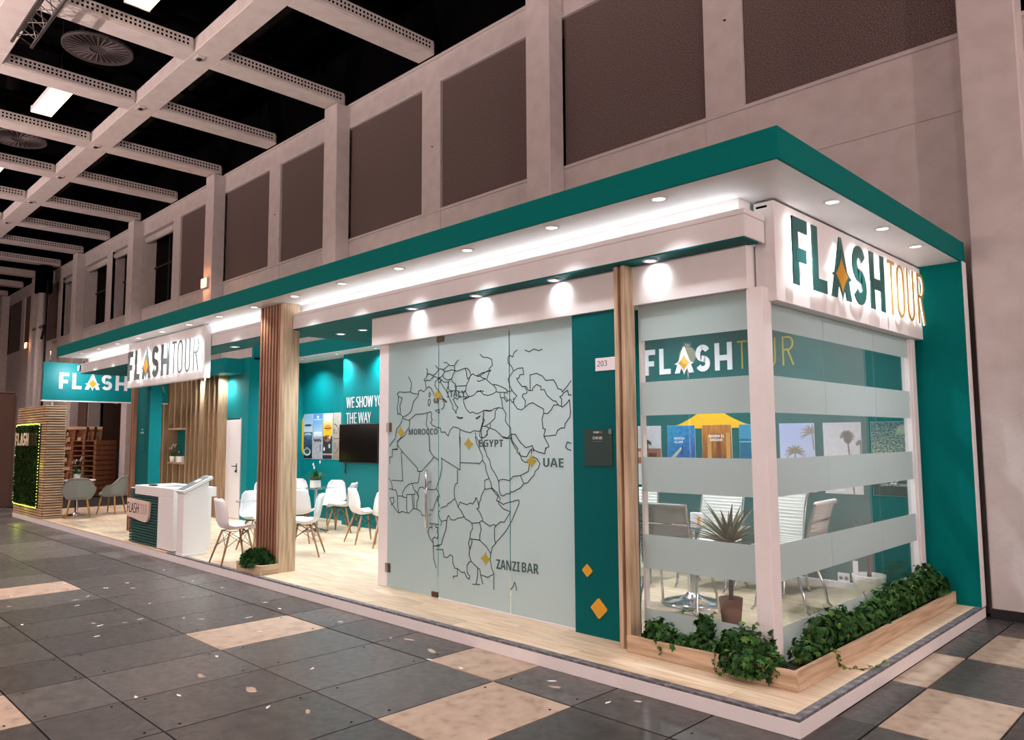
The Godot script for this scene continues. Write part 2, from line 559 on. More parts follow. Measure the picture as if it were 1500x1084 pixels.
func hall_lamps():
	# long box lamps hanging in every second ceiling cell
	var warm := Color(1.0, 0.90, 0.88)
	var words := ["nearest", "second", "third", "fourth"]
	var i := 0
	for row in 3:
		for k in 5:
			var x := -5.4 - 5.9 * k if row == 0 else 1.74 - 5.95 * k
			var z := 0.08 + 5.75 * row
			if row == 0 and k == 0: x = -10.16
			elif row == 0: x = -10.16 - 5.95 * k
			var lab := "%s box lamp of the %s row of ceiling cells across the aisle" % [ordinal(k), ordinal(row)]
			if row == 0: lab = "%s glowing box lamp in the row of ceiling cells beside the panelled wall" % (words[k] if k < 4 else "farthest")
			var t := thing("ceiling_lamp", lab, "lamp", Vector3(x, 8.97, z), 0.0, "box lamps in the hall ceiling")
			bx("housing", Vector3(-0.87, 0.02, -0.20), Vector3(0.87, 0.14, 0.20), M.white_flat, t, 0.01)
			bx("end_cap", Vector3(-0.91, 0.0, -0.21), Vector3(-0.87, 0.16, 0.21), M.white_flat, t, 0.01)
			bx("end_cap", Vector3(0.87, 0.0, -0.21), Vector3(0.91, 0.16, 0.21), M.white_flat, t, 0.01)
			for b in 2:
				bx("diffuser", Vector3(-0.865, 0.0, -0.195 + 0.20 * b), Vector3(0.865, 0.02, -0.005 + 0.20 * b), M.lamp, t, 0.004)
			put("hanger", tubem([Vector3(-0.6, 0.13, 0), Vector3(-0.6, 1.58, 0)], 0.012, 6), M.dark, t)
			put("hanger", tubem([Vector3(0.6, 0.13, 0), Vector3(0.6, 1.58, 0)], 0.012, 6), M.dark, t)
			spot_light("lamp_light", Vector3(0, -0.06, 0), Vector3.DOWN, 60.0, 38.0, warm, t, 0.2)
			i += 1
	# globe lamps on tall poles along the opposite side of the aisle, behind the viewer
	for k in 8:
		var x2 := 6.0 - 6.5 * k
		var g := thing("pole_lamp", "%s white globe lamp on a slim grey pole along the aisle behind the viewer" % ordinal(k), "lamp", Vector3(x2, 0, 9.0) if k < 6 else Vector3(10.5, 0, 2.5 - 4.5 * (k - 6)), 0.0, "globe lamps along the aisle")
		put("pole", lathem([Vector2(0, 0), Vector2(0.25, 0), Vector2(0.25, 0.04), Vector2(0.03, 0.06), Vector2(0.03, 3.3), Vector2(0, 3.3)], 16), M.steel, g)
		put("globe_light", lathem([Vector2(0, 3.28), Vector2(0.10, 3.32), Vector2(0.17, 3.42), Vector2(0.19, 3.5), Vector2(0.17, 3.58), Vector2(0.1, 3.66), Vector2(0, 3.69)], 20), M.lamp, g)
		var l := OmniLight3D.new()
		l.name = "lamp_light"
		l.light_color = warm
		l.light_energy = [10.0, 10.0, 9.0, 7.0, 8.0, 9.0, 22.0, 22.0][k]
		l.light_size = 0.15
		l.omni_range = 60.0
		l.omni_attenuation = 2.0
		l.shadow_enabled = true
		g.add_child(l, true)
		l.position = Vector3(0, 3.5, 0)
		put("uplight_case", lathem([Vector2(0, 3.70), Vector2(0.06, 3.70), Vector2(0.13, 3.86), Vector2(0.12, 3.86), Vector2(0.05, 3.72), Vector2(0, 3.72)], 18), M.steel, g)
		put("uplight_lens", lathem([Vector2(0, 3.82), Vector2(0.105, 3.82)], 18), M.lamp, g)
		spot_light("lamp_light", Vector3(0, 3.9, 0), Vector3(0, 1, -0.75) if k < 6 else Vector3(-0.75, 1, 0), 46.0, 100.0, warm, g, 0.1)

func hall_floor():
	var root := struct_root("floor", "dark worn hall floor of large screwed panels with a few pale ones")
	floor_root = root
	bx("slab", Vector3(-62, -0.4, -12), Vector3(16, -0.05, 22), M.floor_under, root, 0.0)
	# the panels, laid in the grid that the aisle shows; each is a thin board with eased edges
	var dx := 0.7235
	var rows := [-0.5, 0.48, 1.465, 2.45, 2.95, 3.93, 4.9]
	var pale := [Vector2i(6, 1), Vector2i(3, 0), Vector2i(2, 1), Vector2i(11, 2), Vector2i(11, 3), Vector2i(5, 4), Vector2i(6, 5), Vector2i(20, 2)]
	var plugs := []
	for j in 6:
		var z0: float = rows[j]
		var z1: float = rows[j + 1]
		var shapes := []
		for k in 3: shapes.append(boxm(Vector3(-dx * 0.5 + 0.006, -0.05, (z0 - z1) * 0.5 + 0.006), Vector3(dx * 0.5 - 0.006, -0.0012 * k, (z1 - z0) * 0.5 - 0.006), 0.001))
		for i in range(0, 33):
			if i > 22 and j > 4: continue
			var c := Vector3(-0.547 - dx * (i - 0.5), 0, (z0 + z1) * 0.5)
			var mat: Material = M.floor_dark[(i * 7 + j * 5 + (i * j) % 3 + 40) % 4]
			if pale.has(Vector2i(i, j)): mat = M.floor_pale
			put("floor_panel", shapes[(i * 3 + j * 2 + 30) % 3], mat, root, c)
			for s in [-1, 1]:
				plugs.append(Transform3D(Basis(), Vector3(c.x + s * (dx * 0.5 - 0.06), 0.0, c.z + (0.36 if (i + j) % 2 == 0 else -0.38) * (z1 - z0) + rng.randf_range(-0.03, 0.03))))
	# right of the stand the panels run the other way
	var wide := [0.0, 0.232, 0.80, 1.37, 1.95, 2.6]
	for a in 5:
		for j in 6:
			var z0 := -0.505 - 0.945 * (j - 1)
			var x0: float = wide[a]
			var x1: float = wide[a + 1] - (0.0)
			if j == 0:
				z0 = 0.44
			var z1 := z0 - 0.945
			var pm: Material = M.floor_dark[(a * 3 + j * 2 + 1) % 4]
			if (a == 0 and j == 2) or (a == 1 and j == 1) or (a == 1 and j == 3) or (a == 3 and j == 2): pm = M.floor_pale
			put("floor_panel", boxm(Vector3(x0 + 0.006, -0.05, z1 + 0.006), Vector3(x1 - 0.006, -0.001 * ((a + j) % 2), z0 - 0.006), 0.001), pm, root)
	# beyond the panels that can be told apart
	bx("far_floor", Vector3(-60, -0.03, -12), Vector3(-23.75, -0.002, 5.4), M.floor_dark[1], root, 0.0)
	bx("far_floor", Vector3(-23.74, -0.03, 4.91), Vector3(16, -0.002, 5.4), M.floor_dark[3], root, 0.0)
	bx("side_floor", Vector3(2.62, -0.03, -4.4), Vector3(16, -0.002, 4.5), M.floor_dark[2], root, 0.0)
	bx("opposite_carpet", Vector3(-40, -0.03, 5.41), Vector3(16, 0.0, 22), M.carpet, root, 0.0)
	multi("floor_plug", lathem([Vector2(0, 0.0), Vector2(0.009, 0.0), Vector2(0.009, 0.0012), Vector2(0, 0.0016)], 8), M.black, plugs, root)
	# torn and scuffed patches where the surface shows its pale core
	for q in [[-3.05, 1.75, 0.10], [-3.6, 1.86, 0.07], [-4.4, 0.75, 0.06], [-2.9, 0.30, 0.09], [-3.3, 0.22, 0.07], [-5.9, 1.9, 0.05], [-1.6, 0.28, 0.06], [-2.4, 1.7, 0.05], [-6.9, 2.6, 0.08]]:
		var sp := begin()
		var outline := PackedVector2Array()
		for e in 11:
			var t := TAU * e / 11
			outline.append(Vector2(cos(t) * q[2] * rng.randf_range(0.5, 1.0), sin(t) * q[2] * rng.randf_range(0.2, 0.4)))
		prism(sp, outline, 0.0, 0.0008, Transform3D(Basis(Vector3.UP, rng.randf_range(-0.5, 0.5)) * Basis(Vector3.RIGHT, -PI / 2), Vector3.ZERO))
		put("scuff_patch", finish(sp), M.floor_pale, root, Vector3(q[0], 0.0002, q[1]))
	# scraps of paper and tape left on the panels
	for k in 44:
		var p := Vector3(rng.randf_range(-8.5, -0.5), 0.001, rng.randf_range(0.12, 2.4))
		var st := begin()
		var poly := PackedVector2Array()
		for q in 6:
			var ang := TAU * q / 6 + rng.randf_range(-0.3, 0.3)
			poly.append(Vector2(cos(ang) * rng.randf_range(0.012, 0.05), sin(ang) * rng.randf_range(0.006, 0.018)))
		prism(st, poly, 0.0, 0.001, Transform3D(Basis(Vector3.UP, rng.randf_range(0, TAU)) * Basis(Vector3.RIGHT, -PI / 2), Vector3.ZERO))
		put("paper_scrap", finish(st), M.paper, root, p)

func hall_walls():
	var w := struct_root("wall_back", "pale plastered hall wall with pilasters and dark acoustic panels")
	# the wall itself: below, between and above the tall panels
	bx("plaster_base", Vector3(-24.1, -0.03, HALL_Z - 0.5), Vector3(16, 5.86, HALL_Z), M.plaster, w, 0.0)
	bx("plaster_base", Vector3(-60, -0.03, HALL_Z - 0.5), Vector3(-28.2, 5.86, HALL_Z), M.plaster, w, 0.0)
	bx("plaster_base", Vector3(-28.2, 3.5, HALL_Z - 0.5), Vector3(-24.1, 5.86, HALL_Z), M.plaster, w, 0.0)
	bx("doorway_back", Vector3(-28.3, -0.03, HALL_Z - 2.2), Vector3(-24.0, 3.6, HALL_Z - 2.1), M.void, w, 0.0)
	bx("doorway_side", Vector3(-28.4, -0.03, HALL_Z - 2.2), Vector3(-28.2, 3.6, HALL_Z - 0.4), M.brown_board, w, 0.0)
	bx("doorway_side", Vector3(-24.1, -0.03, HALL_Z - 2.2), Vector3(-23.9, 3.6, HALL_Z - 0.4), M.brown_board, w, 0.0)
	bx("doorway_top", Vector3(-28.4, 3.5, HALL_Z - 2.2), Vector3(-23.9, 3.7, HALL_Z - 0.4), M.void, w, 0.0)
	bx("top_beam", Vector3(-60, 8.25, HALL_Z - 0.5), Vector3(16, 8.74, HALL_Z + 0.02), M.plaster, w, 0.01)
	bx("top_lip", Vector3(-60, 8.70, HALL_Z), Vector3(16, 8.75, HALL_Z + 0.06), M.plaster, w, 0.005)
	bx("upper_wall", Vector3(-60, 8.75, HALL_Z - 0.5), Vector3(16, 11.0, HALL_Z - 0.06), M.black, w, 0.0)
	bx("panel_ledge", Vector3(-60, 5.80, HALL_Z), Vector3(16, 5.845, HALL_Z + 0.025), M.plaster, w, 0.008)
	bx("lower_ledge", Vector3(-60, 5.02, HALL_Z), Vector3(16, 5.035, HALL_Z + 0.012), M.plaster, w, 0.004)
	for b in range(-1, 8):
		var xr := 0.05 - BAY * b
		var xl := xr - BAY + 0.49
		bx("pilaster", Vector3(xr, -0.03, HALL_Z), Vector3(xr + 0.49, 8.72, -4.0), M.plaster, w, 0.012)
		if b < 0: continue
		var mc := (xr + xl) * 0.5
		bx("mullion", Vector3(mc - 0.27, 5.84, HALL_Z - 0.1), Vector3(mc + 0.27, 8.26, HALL_Z + 0.02), M.plaster, w, 0.006)
		bx("mullion_foot", Vector3(mc - 0.27, 4.6, HALL_Z), Vector3(mc + 0.27, 5.80, HALL_Z + 0.012), M.plaster, w, 0.004)
		for half in 2:
			var a := mc + 0.27 if half == 0 else xl
			var z := xr if half == 0 else mc - 0.27
			var window := (b == 3 and half == 1) or b == 4 or (b == 5 and half == 0)
			if window:
				bx("window_pane", Vector3(a, 5.8, HALL_Z - 0.42), Vector3(z, 8.3, HALL_Z - 0.4), M.dark_glass, w, 0.0)
				bx("window_bar", Vector3((a + z) * 0.5 - 0.03, 5.86, HALL_Z - 0.4), Vector3((a + z) * 0.5 + 0.03, 8.25, HALL_Z - 0.34), M.dark, w, 0.004)
				bx("window_bar", Vector3(a, 7.2, HALL_Z - 0.4), Vector3(z, 7.26, HALL_Z - 0.35), M.dark, w, 0.004)
				put("roller_blind", tubem([Vector3(a + 0.02, 8.12, HALL_Z - 0.12), Vector3(z - 0.02, 8.12, HALL_Z - 0.12)], 0.11, 12), M.plaster, w)
				bx("window_reveal", Vector3(a - 0.02, 5.80, HALL_Z - 0.5), Vector3(a, 8.3, HALL_Z), M.plaster, w, 0.0)
				bx("window_reveal", Vector3(z, 5.80, HALL_Z - 0.5), Vector3(z + 0.02, 8.3, HALL_Z), M.plaster, w, 0.0)
			else:
				bx("acoustic_panel", Vector3(a + 0.002, 5.862, HALL_Z - 0.2), Vector3(z - 0.002, 8.25, HALL_Z - 0.035), M.acoustic, w, 0.01)
				bx("panel_bed", Vector3(a - 0.01, 5.8, HALL_Z - 0.5), Vector3(z + 0.01, 8.3, HALL_Z - 0.06), M.plaster, w, 0.0)
			put("wall_bolt", lathem([Vector2(0, 0), Vector2(0.018, 0), Vector2(0.02, 0.01), Vector2(0, 0.012)], 8), M.dark, w, Vector3(mc + 0.05, 7.05 - 1.65 * half, HALL_Z + 0.03))
	bx("baseboard_back", Vector3(0.04, 0.0, -4.02), Vector3(0.56, 0.09, -3.985), M.dark, w, 0.004)
	bx("baseboard_back", Vector3(0.55, 0.0, HALL_Z), Vector3(6.0, 0.09, HALL_Z + 0.02), M.dark, w, 0.004)
	# brown boarding either side of the dark doorway
	for r in [[-24.05, -22.75], [-29.9, -28.25]]:
		bx("brown_boarding", Vector3(r[0], 0.0, HALL_Z), Vector3(r[1], 3.6, HALL_Z + 0.06), M.brown_board, w, 0.01)
	bx("pale_jamb", Vector3(-24.35, 0.0, HALL_Z - 0.2), Vector3(-24.05, 3.5, HALL_Z + 0.1), M.plaster, w, 0.01)
	# the sides of the hall that are out of view
	var a2 := struct_root("wall_right"); bx("plaster", Vector3(16, -0.4, -5), Vector3(16.4, 11, 22), M.plaster, a2, 0.0)
	var a3 := struct_root("wall_left"); bx("plaster", Vector3(-62.4, -0.4, -5), Vector3(-62, 11, 22), M.plaster, a3, 0.0)
	var a4 := struct_root("wall_front"); bx("plaster", Vector3(-62, -0.4, 22), Vector3(16, 11, 22.4), M.plaster, a4, 0.0)

func hall_ceiling():
	var c := struct_root("ceiling", "black hall ceiling crossed by a grid of pale beams")
	bx("black_deck", Vector3(-62, 10.55, -5), Vector3(16, 10.9, 22), M.black, c, 0.0)
	var lows := [-4.3, -1.05, 1.80, 4.66, 7.52, 10.38, 13.24, 16.1]
	for k in 7:
		var zc: float = lows[k + 1] - 0.235
		bx("long_beam", Vector3(-60, 8.75, zc - 0.235), Vector3(16, 9.02, zc + 0.235), M.plaster, c, 0.01)
		if k > 1: bx("grille_back", Vector3(-60, 8.8, zc - 0.25), Vector3(16, 8.97, zc - 0.236), M.plaster, c, 0.0)
	var holes := []
	for n in range(-4, 19):
		var xc := -2.72 - 2.975 * n
		for k in 5:
			var z0: float = lows[k] + (0.0 if k > 0 else 0.06)
			var z1: float = lows[k + 1] - 0.47
			if n > 12 and k > 2: continue
			bx("cross_beam", Vector3(xc - 0.24, 8.75, z0), Vector3(xc + 0.22, 8.97, z1), M.plaster, c, 0.008)
			bx("grille_strip", Vector3(xc + 0.22, 8.77, z0 + 0.04), Vector3(xc + 0.25, 8.99, z1 - 0.04), M.plaster, c, 0.006)
			if n > 10 or k > 2 or n < -1: continue
			var count := int((z1 - z0 - 0.2) / 0.075)
			for q in count:
				for r in 2:
					holes.append(Transform3D(Basis(), Vector3(xc + 0.25, 8.85 + 0.075 * r, z0 + 0.1 + 0.075 * (q + 0.5))))
	multi("grille_hole", boxm(Vector3(-0.002, -0.021, -0.019), Vector3(0.0015, 0.021, 0.019)), M.black, holes, c)
	# round air outlets and dark bars up in the cells
	for x in [-13.1, -19.07, -25.0]:
		var t := thing("air_diffuser", {-13.1: "large round grey ceiling air outlet nearest the viewer", -19.07: "second round ceiling air outlet, between two glowing box lamps", -25.0: "farthest round ceiling air outlet"}[x], "air vent", Vector3(x, 8.99, 0.08), 0.0, "round ceiling air outlets")
		put("plate", lathem([Vector2(0, 0.03), Vector2(0.50, 0.03), Vector2(0.58, 0.0), Vector2(0.6, 0.0), Vector2(0.6, 0.06), Vector2(0, 0.06)], 40), paint(Color(0.22, 0.19, 0.19), 0.7), t)
		for v in 28:
			var st := begin()
			abox(st, Vector3(0.14, 0.005, -0.012), Vector3(0.52, 0.03, 0.012), 0.003, Transform3D(Basis(Vector3.UP, TAU * v / 28) * Basis(Vector3.RIGHT, 0.5), Vector3.ZERO))
			put("vane", finish(st), paint(Color(0.26, 0.23, 0.23), 0.7), t)
		put("duct", lathem([Vector2(0.3, 0.06), Vector2(0.3, 1.56)], 24), M.void, t)
	for x in [-9.6, -12.6, -15.6, -18.6]:
		put("dark_bar", tubem([Vector3(x, 9.9, -4.2), Vector3(x, 9.9, 10)], 0.09, 8), M.void, c)
	put("dark_bar", tubem([Vector3(-50, 10.0, -2.6), Vector3(8, 10.0, -2.6)], 0.1, 8), M.void, c)
	# small square detectors where the beams cross
	for n in range(2, 9):
		var x := -2.72 - 2.975 * n
		var t := thing("ceiling_detector", "small square detector on the crossing of ceiling beams, number %s from the viewer" % ordinal(n - 2), "detector", Vector3(x + 0.05, 8.75, -1.2), 0.0, "detectors on the beam crossings")
		bx("base", Vector3(-0.13, -0.02, -0.07), Vector3(0.13, 0.0, 0.07), M.plaster, t, 0.005)
		bx("lens", Vector3(-0.05, -0.045, -0.04), Vector3(0.05, -0.02, 0.04), M.dark, t, 0.008)

func ordinal(n: int) -> String:
	return ["first", "second", "third", "fourth", "fifth", "sixth", "seventh", "eighth", "ninth", "tenth", "eleventh", "twelfth", "thirteenth", "fourteenth", "fifteenth", "sixteenth"][n]

func hall_things():
	# exit signs on the pilasters
	for e in [[-17.62, "small glowing exit sign low on the pilaster between acoustic panel and dark windows"], [-35.9, "far small glowing exit sign on the last pilaster beside the grey pipe"]]:
		var t := thing("exit_sign", e[1], "sign", Vector3(e[0], 5.68, -4.0), 0.0, "exit signs on the hall wall")
		bx("case", Vector3(-0.17, 0.0, 0.0), Vector3(0.17, 0.26, 0.06), M.white_flat, t, 0.006)
		bx("light_face", Vector3(-0.155, 0.015, 0.06), Vector3(0.155, 0.245, 0.065), M.exit, t, 0.0)
		bx("mark", Vector3(-0.10, 0.10, 0.065), Vector3(0.02, 0.16, 0.067), M.letter_grey, t, 0.0)
		var l := OmniLight3D.new()
		l.name = "sign_light"
		l.light_color = Color(1, 0.65, 0.4)
		l.light_energy = 0.5
		l.light_size = 0.1
		l.omni_range = 60.0
		l.omni_attenuation = 2.0
		l.shadow_enabled = true
		t.add_child(l, true)
		l.position = Vector3(0, 0.13, 0.13)
	# aluminium truss under the second long beam
	var tr := thing("lighting_truss", "end of an aluminium lattice truss hanging under the ceiling beams", "truss", Vector3(-12.3, 8.28, 1.45))
	var ch := [Vector3(0, 0, -0.14), Vector3(0, 0, 0.14), Vector3(0, 0.25, 0)]
	for p in ch: put("chord", tubem([p, p + Vector3(8, 0, 0)], 0.025, 10), M.steel, tr)
	for k in 16:
		for q in 3:
			var a: Vector3 = ch[q]; var b: Vector3 = ch[(q + 1) % 3]
			var x := 0.05 + 0.5 * k
			put("brace", tubem([a + Vector3(x, 0, 0), b + Vector3(x + 0.25, 0, 0), a + Vector3(x + 0.5, 0, 0)], 0.01, 6), M.steel, tr)
	for x in [1.0, 5.0]: put("hook", tubem([Vector3(x, 0.25, 0), Vector3(x, 0.465, 0)], 0.012, 6), M.dark, tr)
	# grey pipe with a dark box on the far pilaster
	var pipe := thing("wall_pipe", "tall pale pipe with a bracket and a dark box at its top", "pipe", Vector3(-32.6, 0, -3.75))
	put("pipe", tubem([Vector3(0, 0, 0), Vector3(0, 7.6, 0)], 0.19, 14), M.plaster, pipe)
	bx("top_box", Vector3(-0.3, 7.6, -0.25), Vector3(0.3, 8.7, 0.25), M.black, pipe, 0.02)
	put("bracket", tubem([Vector3(-0.9, 6.2, 0.1), Vector3(0.9, 6.2, 0.1), Vector3(0.5, 5.7, 0.1)], 0.05, 6), M.dark, pipe)
	put("cable", tubem([Vector3(0.8, 3.0, 0.05), Vector3(0.8, 8.0, 0.05)], 0.035, 6), M.dark, pipe)
	# pallets leaning in front of the doorway
	var labels := ["front one of the wooden pallets leaning upright before the dark doorway", "second wooden pallet leaning behind the first before the doorway", "rear wooden pallet of the leaning ones, nearest the doorway"]
	var first: Node3D
	for k in 3:
		var at := Vector3(-26.55 - 0.12 * k, 0, -3.0 - 0.28 * k)
		if k == 0:
			first = thing("pallet", labels[0], "pallet", at, 0.62, "pallets leaning by the doorway")
			var lean := Transform3D(Basis(Vector3.RIGHT, -0.16), Vector3.ZERO)
			for r in 4:
				var st := begin()
				var y := 0.02 + 0.68 * r
				abox(st, Vector3(-0.85, y, 0.1), Vector3(0.85, y + 0.1, 0.125), 0.004, lean)
				put("cross_board", finish(st), M.slat_pale_x, first)
			for r in 5:
				var st2 := begin()
				var x := -0.85 + 0.4 * r
				abox(st2, Vector3(x, 0, 0.0), Vector3(x + 0.1, 2.16, 0.1), 0.004, lean)
				put("stringer", finish(st2), M.pallet, first)
			for r in 9:
				var st3 := begin()
				var y3 := 0.0 + 0.25 * r
				abox(st3, Vector3(-0.85, y3, -0.025), Vector3(0.85, y3 + 0.12, 0.0), 0.004, lean)
				put("deck_board", finish(st3), M.pallet, first)
			for r in 4:
				for q in 3:
					var st4 := begin()
					abox(st4, Vector3(-0.68 + 0.4 * r, 0.3 + 0.68 * q, 0.0), Vector3(-0.55 + 0.4 * r, 0.44 + 0.68 * q, 0.06), 0.004, lean)
					put("block", finish(st4), M.slat_pale_x, first)
		else:
			copy_of(first, at, 0.62, labels[k])
	# a pile of flat pallets beside them
	for k in 11:
		var t := thing("flat_pallet", "%s flat pallet from the floor in the pile beside the leaning pallets" % ordinal(k), "pallet", Vector3(-24.4, 0.155 * k, -3.45), 0.5, "pile of flat pallets")
		for q in 3: bx("runner", Vector3(-0.5 + 0.45 * q, 0.0, -0.4), Vector3(-0.4 + 0.45 * q, 0.11, 0.4), M.pallet, t, 0.005)
		for q in 5: bx("deck_board", Vector3(-0.5, 0.11, -0.4 + 0.165 * q), Vector3(0.5, 0.135, -0.27 + 0.165 * q), M.pallet, t, 0.004)
	# tall brown partition of the neighbouring stand
	var nb := thing("brown_partition", "tall brown board partition of the next stand at the hall's far end", "partition", Vector3(-21.2, 0, -0.2))
	for q in 3: bx("board", Vector3(-0.06, 0.0, -0.38 + 0.75 * q), Vector3(0.0, 2.92, 0.365 + 0.75 * q), M.brown_board, nb, 0.01)
	bx("top_rail", Vector3(-0.08, 2.92, -0.38), Vector3(0.02, 2.97, 1.87), M.brown_board, nb, 0.01)
	bx("back_board", Vector3(-1.2, 0.0, -0.42), Vector3(0.0, 2.9, -0.38), M.brown_board, nb, 0.01)

# ------------------------------------------------------------------ the stand: raised floor, walls, canopy
func stand_shell():
	# raised floor of pale planks with a white skirting
	var p := thing("stand_platform", "long low platform of pale wood planks with a white skirting under the whole stand", "platform")
	bx("core", Vector3(-18.1, 0.0, -4.0), Vector3(-0.012, PF - 0.012, -0.012), M.dark, p, 0.0)
	for s in [[-18.1, -12.4], [-12.4, -6.2], [-6.2, 0.0]]:
		bx("skirting", Vector3(s[0] + 0.001, 0.0, -0.012), Vector3(s[1] - 0.001, PF - 0.02, 0.0), M.white, p, 0.002)
	for s in [[-1.16, -0.012], [-2.6, -1.16], [-4.0, -2.6]]:
		bx("skirting", Vector3(-0.012, 0.0, s[0] + 0.001), Vector3(0.0, PF - 0.02, s[1] - 0.001), M.white, p, 0.002)
	var rows := 20
	var w := (4.0 - 0.055) / rows
	var n := 0
	for r in rows:
		var x := -18.1
		var off := 0.45 * (r % 3)
		while x < -0.056:
			var x1 := minf(x + 1.29 - (off if x < -18.0 else 0.0), -0.055)
			if x1 > -0.3: x1 = -0.055
			bx("plank", Vector3(x + 0.0008, PF - 0.012, -4.0 + w * r + 0.0008), Vector3(x1 - 0.0008, PF, -4.0 + w * (r + 1) - 0.0008), M.planks[(n * 7 + r * 3) % 4], p, 0.0012)
			x = x1
			n += 1
	bx("edge_trim", Vector3(-18.1, PF - 0.02, -0.055), Vector3(-9.2, PF + 0.001, 0.0), M.planks[0], p, 0.003)
	bx("edge_trim", Vector3(-9.2, PF - 0.02, -0.055), Vector3(0.0, PF + 0.001, 0.0), M.grey_strip, p, 0.003)
	bx("edge_trim", Vector3(-0.055, PF - 0.02, -4.0), Vector3(0.0, PF + 0.001, -0.055), M.grey_strip, p, 0.003)

	# walls
	var wr := struct_root("wall_back_meeting", "teal back wall of the glazed meeting room")
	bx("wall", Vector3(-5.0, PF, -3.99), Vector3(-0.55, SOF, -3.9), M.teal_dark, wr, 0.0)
	bx("baseboard", Vector3(-4.9, PF, -3.9), Vector3(-0.56, PF + 0.07, -3.885), M.white, wr, 0.004)
	var we := struct_root("wall_right_end", "teal end wall under the right end of the canopy")
	bx("wall", Vector3(-0.55, PF, -3.99), Vector3(0.0, SOF, -3.86), M.teal, we, 0.003)
	bx("edge_strip", Vector3(0.0, PF, -3.99), Vector3(0.008, SOF, -3.87), M.white, we, 0.001)
	var wp := struct_root("wall_partition", "partition between the lounge and the meeting room")
	bx("wall", Vector3(-5.0, PF, -3.6), Vector3(-4.9, 3.05, -0.72), M.teal_in, wp, 0.0)
	bx("jamb", Vector3(-5.0, PF, -0.72), Vector3(-4.83, 2.73, -0.655), M.white, wp, 0.003)
	var wt := struct_root("wall_back_lounge", "turquoise back wall of the open lounge")
	bx("wall", Vector3(-12.4, PF, -3.99), Vector3(-10.34, 3.57, -3.9), M.teal_in, wt, 0.0)
	bx("screen_wall", Vector3(-10.34, PF, -3.9), Vector3(-5.0, 3.57, -3.6), M.teal_in, wt, 0.003)
	bx("baseboard", Vector3(-12.3, PF, -3.9), Vector3(-10.34, PF + 0.012, -3.893), M.white, wt, 0.0)
	bx("ceiling_box", Vector3(-12.35, 3.3, -3.9), Vector3(-5.0, 3.57, -3.25), M.teal_in, wt, 0.003)
	bx("ceiling_white", Vector3(-12.35, 3.288, -3.9), Vector3(-5.0, 3.3, -3.25), M.white, wt, 0.0)
	var ws := struct_root("wall_storage", "turquoise front and side of the storage cabin")
	bx("wall", Vector3(-17.2, PF, -2.8), Vector3(-13.57, 3.3, -2.7), M.teal_in, ws, 0.0)
	bx("wall", Vector3(-13.57, 2.12, -2.8), Vector3(-12.62, 3.3, -2.7), M.teal_in, ws, 0.0)
	bx("wall", Vector3(-12.62, PF, -2.8), Vector3(-12.35, 3.3, -2.7), M.teal_in, ws, 0.0)
	bx("side_wall", Vector3(-12.45, PF, -3.99), Vector3(-12.35, 3.57, -2.8), M.teal_in, ws, 0.0)
	bx("overhang", Vector3(-14.35, 3.02, -2.7), Vector3(-12.6, 3.32, -2.3), M.teal_in, ws, 0.004)
	bx("cabin_top", Vector3(-17.2, 3.3, -3.99), Vector3(-12.35, 3.34, -2.7), M.teal_in, ws, 0.0)
	bx("far_side", Vector3(-17.2, PF, -3.99), Vector3(-17.1, 3.3, -2.8), M.teal_in, ws, 0.0)
	# the white cabin door
	var d := struct_root("door_1", "plain white door of the storage cabin with a steel handle")
	bx("leaf", Vector3(-13.55, PF + 0.008, -2.735), Vector3(-12.64, 2.10, -2.69), M.white_flat, d, 0.004)
	bx("door_frame", Vector3(-13.58, PF, -2.75), Vector3(-13.55, 2.13, -2.68), M.white_flat, d, 0.003)
	bx("door_frame", Vector3(-12.64, PF, -2.75), Vector3(-12.61, 2.13, -2.68), M.white_flat, d, 0.003)
	bx("lock_plate", Vector3(-12.80, 1.03, -2.69), Vector3(-12.75, 1.22, -2.685), M.steel, d, 0.002)
	put("handle", tubem([Vector3(-12.775, 1.16, -2.69), Vector3(-12.775, 1.16, -2.64), Vector3(-12.87, 1.16, -2.63)], 0.009, 8), M.dark, d)
	put("lock", lathem([Vector2(0, 0), Vector2(0.02, 0), Vector2(0.02, 0.02), Vector2(0, 0.02)], 12), M.dark, d, Vector3(-12.775, 1.06, -2.68)).rotation.x = PI / 2

	# white header over the glass, teal panel, wooden post
	var h := struct_root("wall_header", "white header board over the glass doors and the meeting room window")
	bx("board", Vector3(-5.06, 2.73, -0.78), Vector3(-0.53, 3.05, -0.588), M.white, h, 0.003)
	var tp := struct_root("wall_panel_teal", "narrow teal wall panel between the glass doors and the wooden post")
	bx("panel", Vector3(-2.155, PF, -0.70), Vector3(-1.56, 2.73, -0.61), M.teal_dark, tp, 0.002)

	# canopy
	var c := thing("stand_canopy", "flat white canopy with a deep teal fascia around the stand's two open sides", "canopy")
	bx("front_soffit", Vector3(-15.17, SOF, -0.56), Vector3(-0.02, SOF + 0.02, -0.02), M.white, c, 0.0)
	bx("side_soffit", Vector3(-0.56, SOF, -4.0), Vector3(-0.02, SOF + 0.02, -0.56), M.white, c, 0.0)
	bx("front_fascia", Vector3(-15.17, SOF, -0.02), Vector3(0.0, 3.572, 0.0), M.teal, c, 0.002)
	bx("side_fascia", Vector3(-0.02, SOF, -4.0), Vector3(0.0, 3.572, -0.02), M.teal, c, 0.002)
	bx("end_fascia", Vector3(-15.19, SOF, -0.56), Vector3(-15.17, 3.572, 0.0), M.dark, c, 0.002)
	bx("room_ceiling", Vector3(-5.0, SOF, -3.99), Vector3(-0.56, SOF + 0.03, -0.56), M.white, c, 0.0)
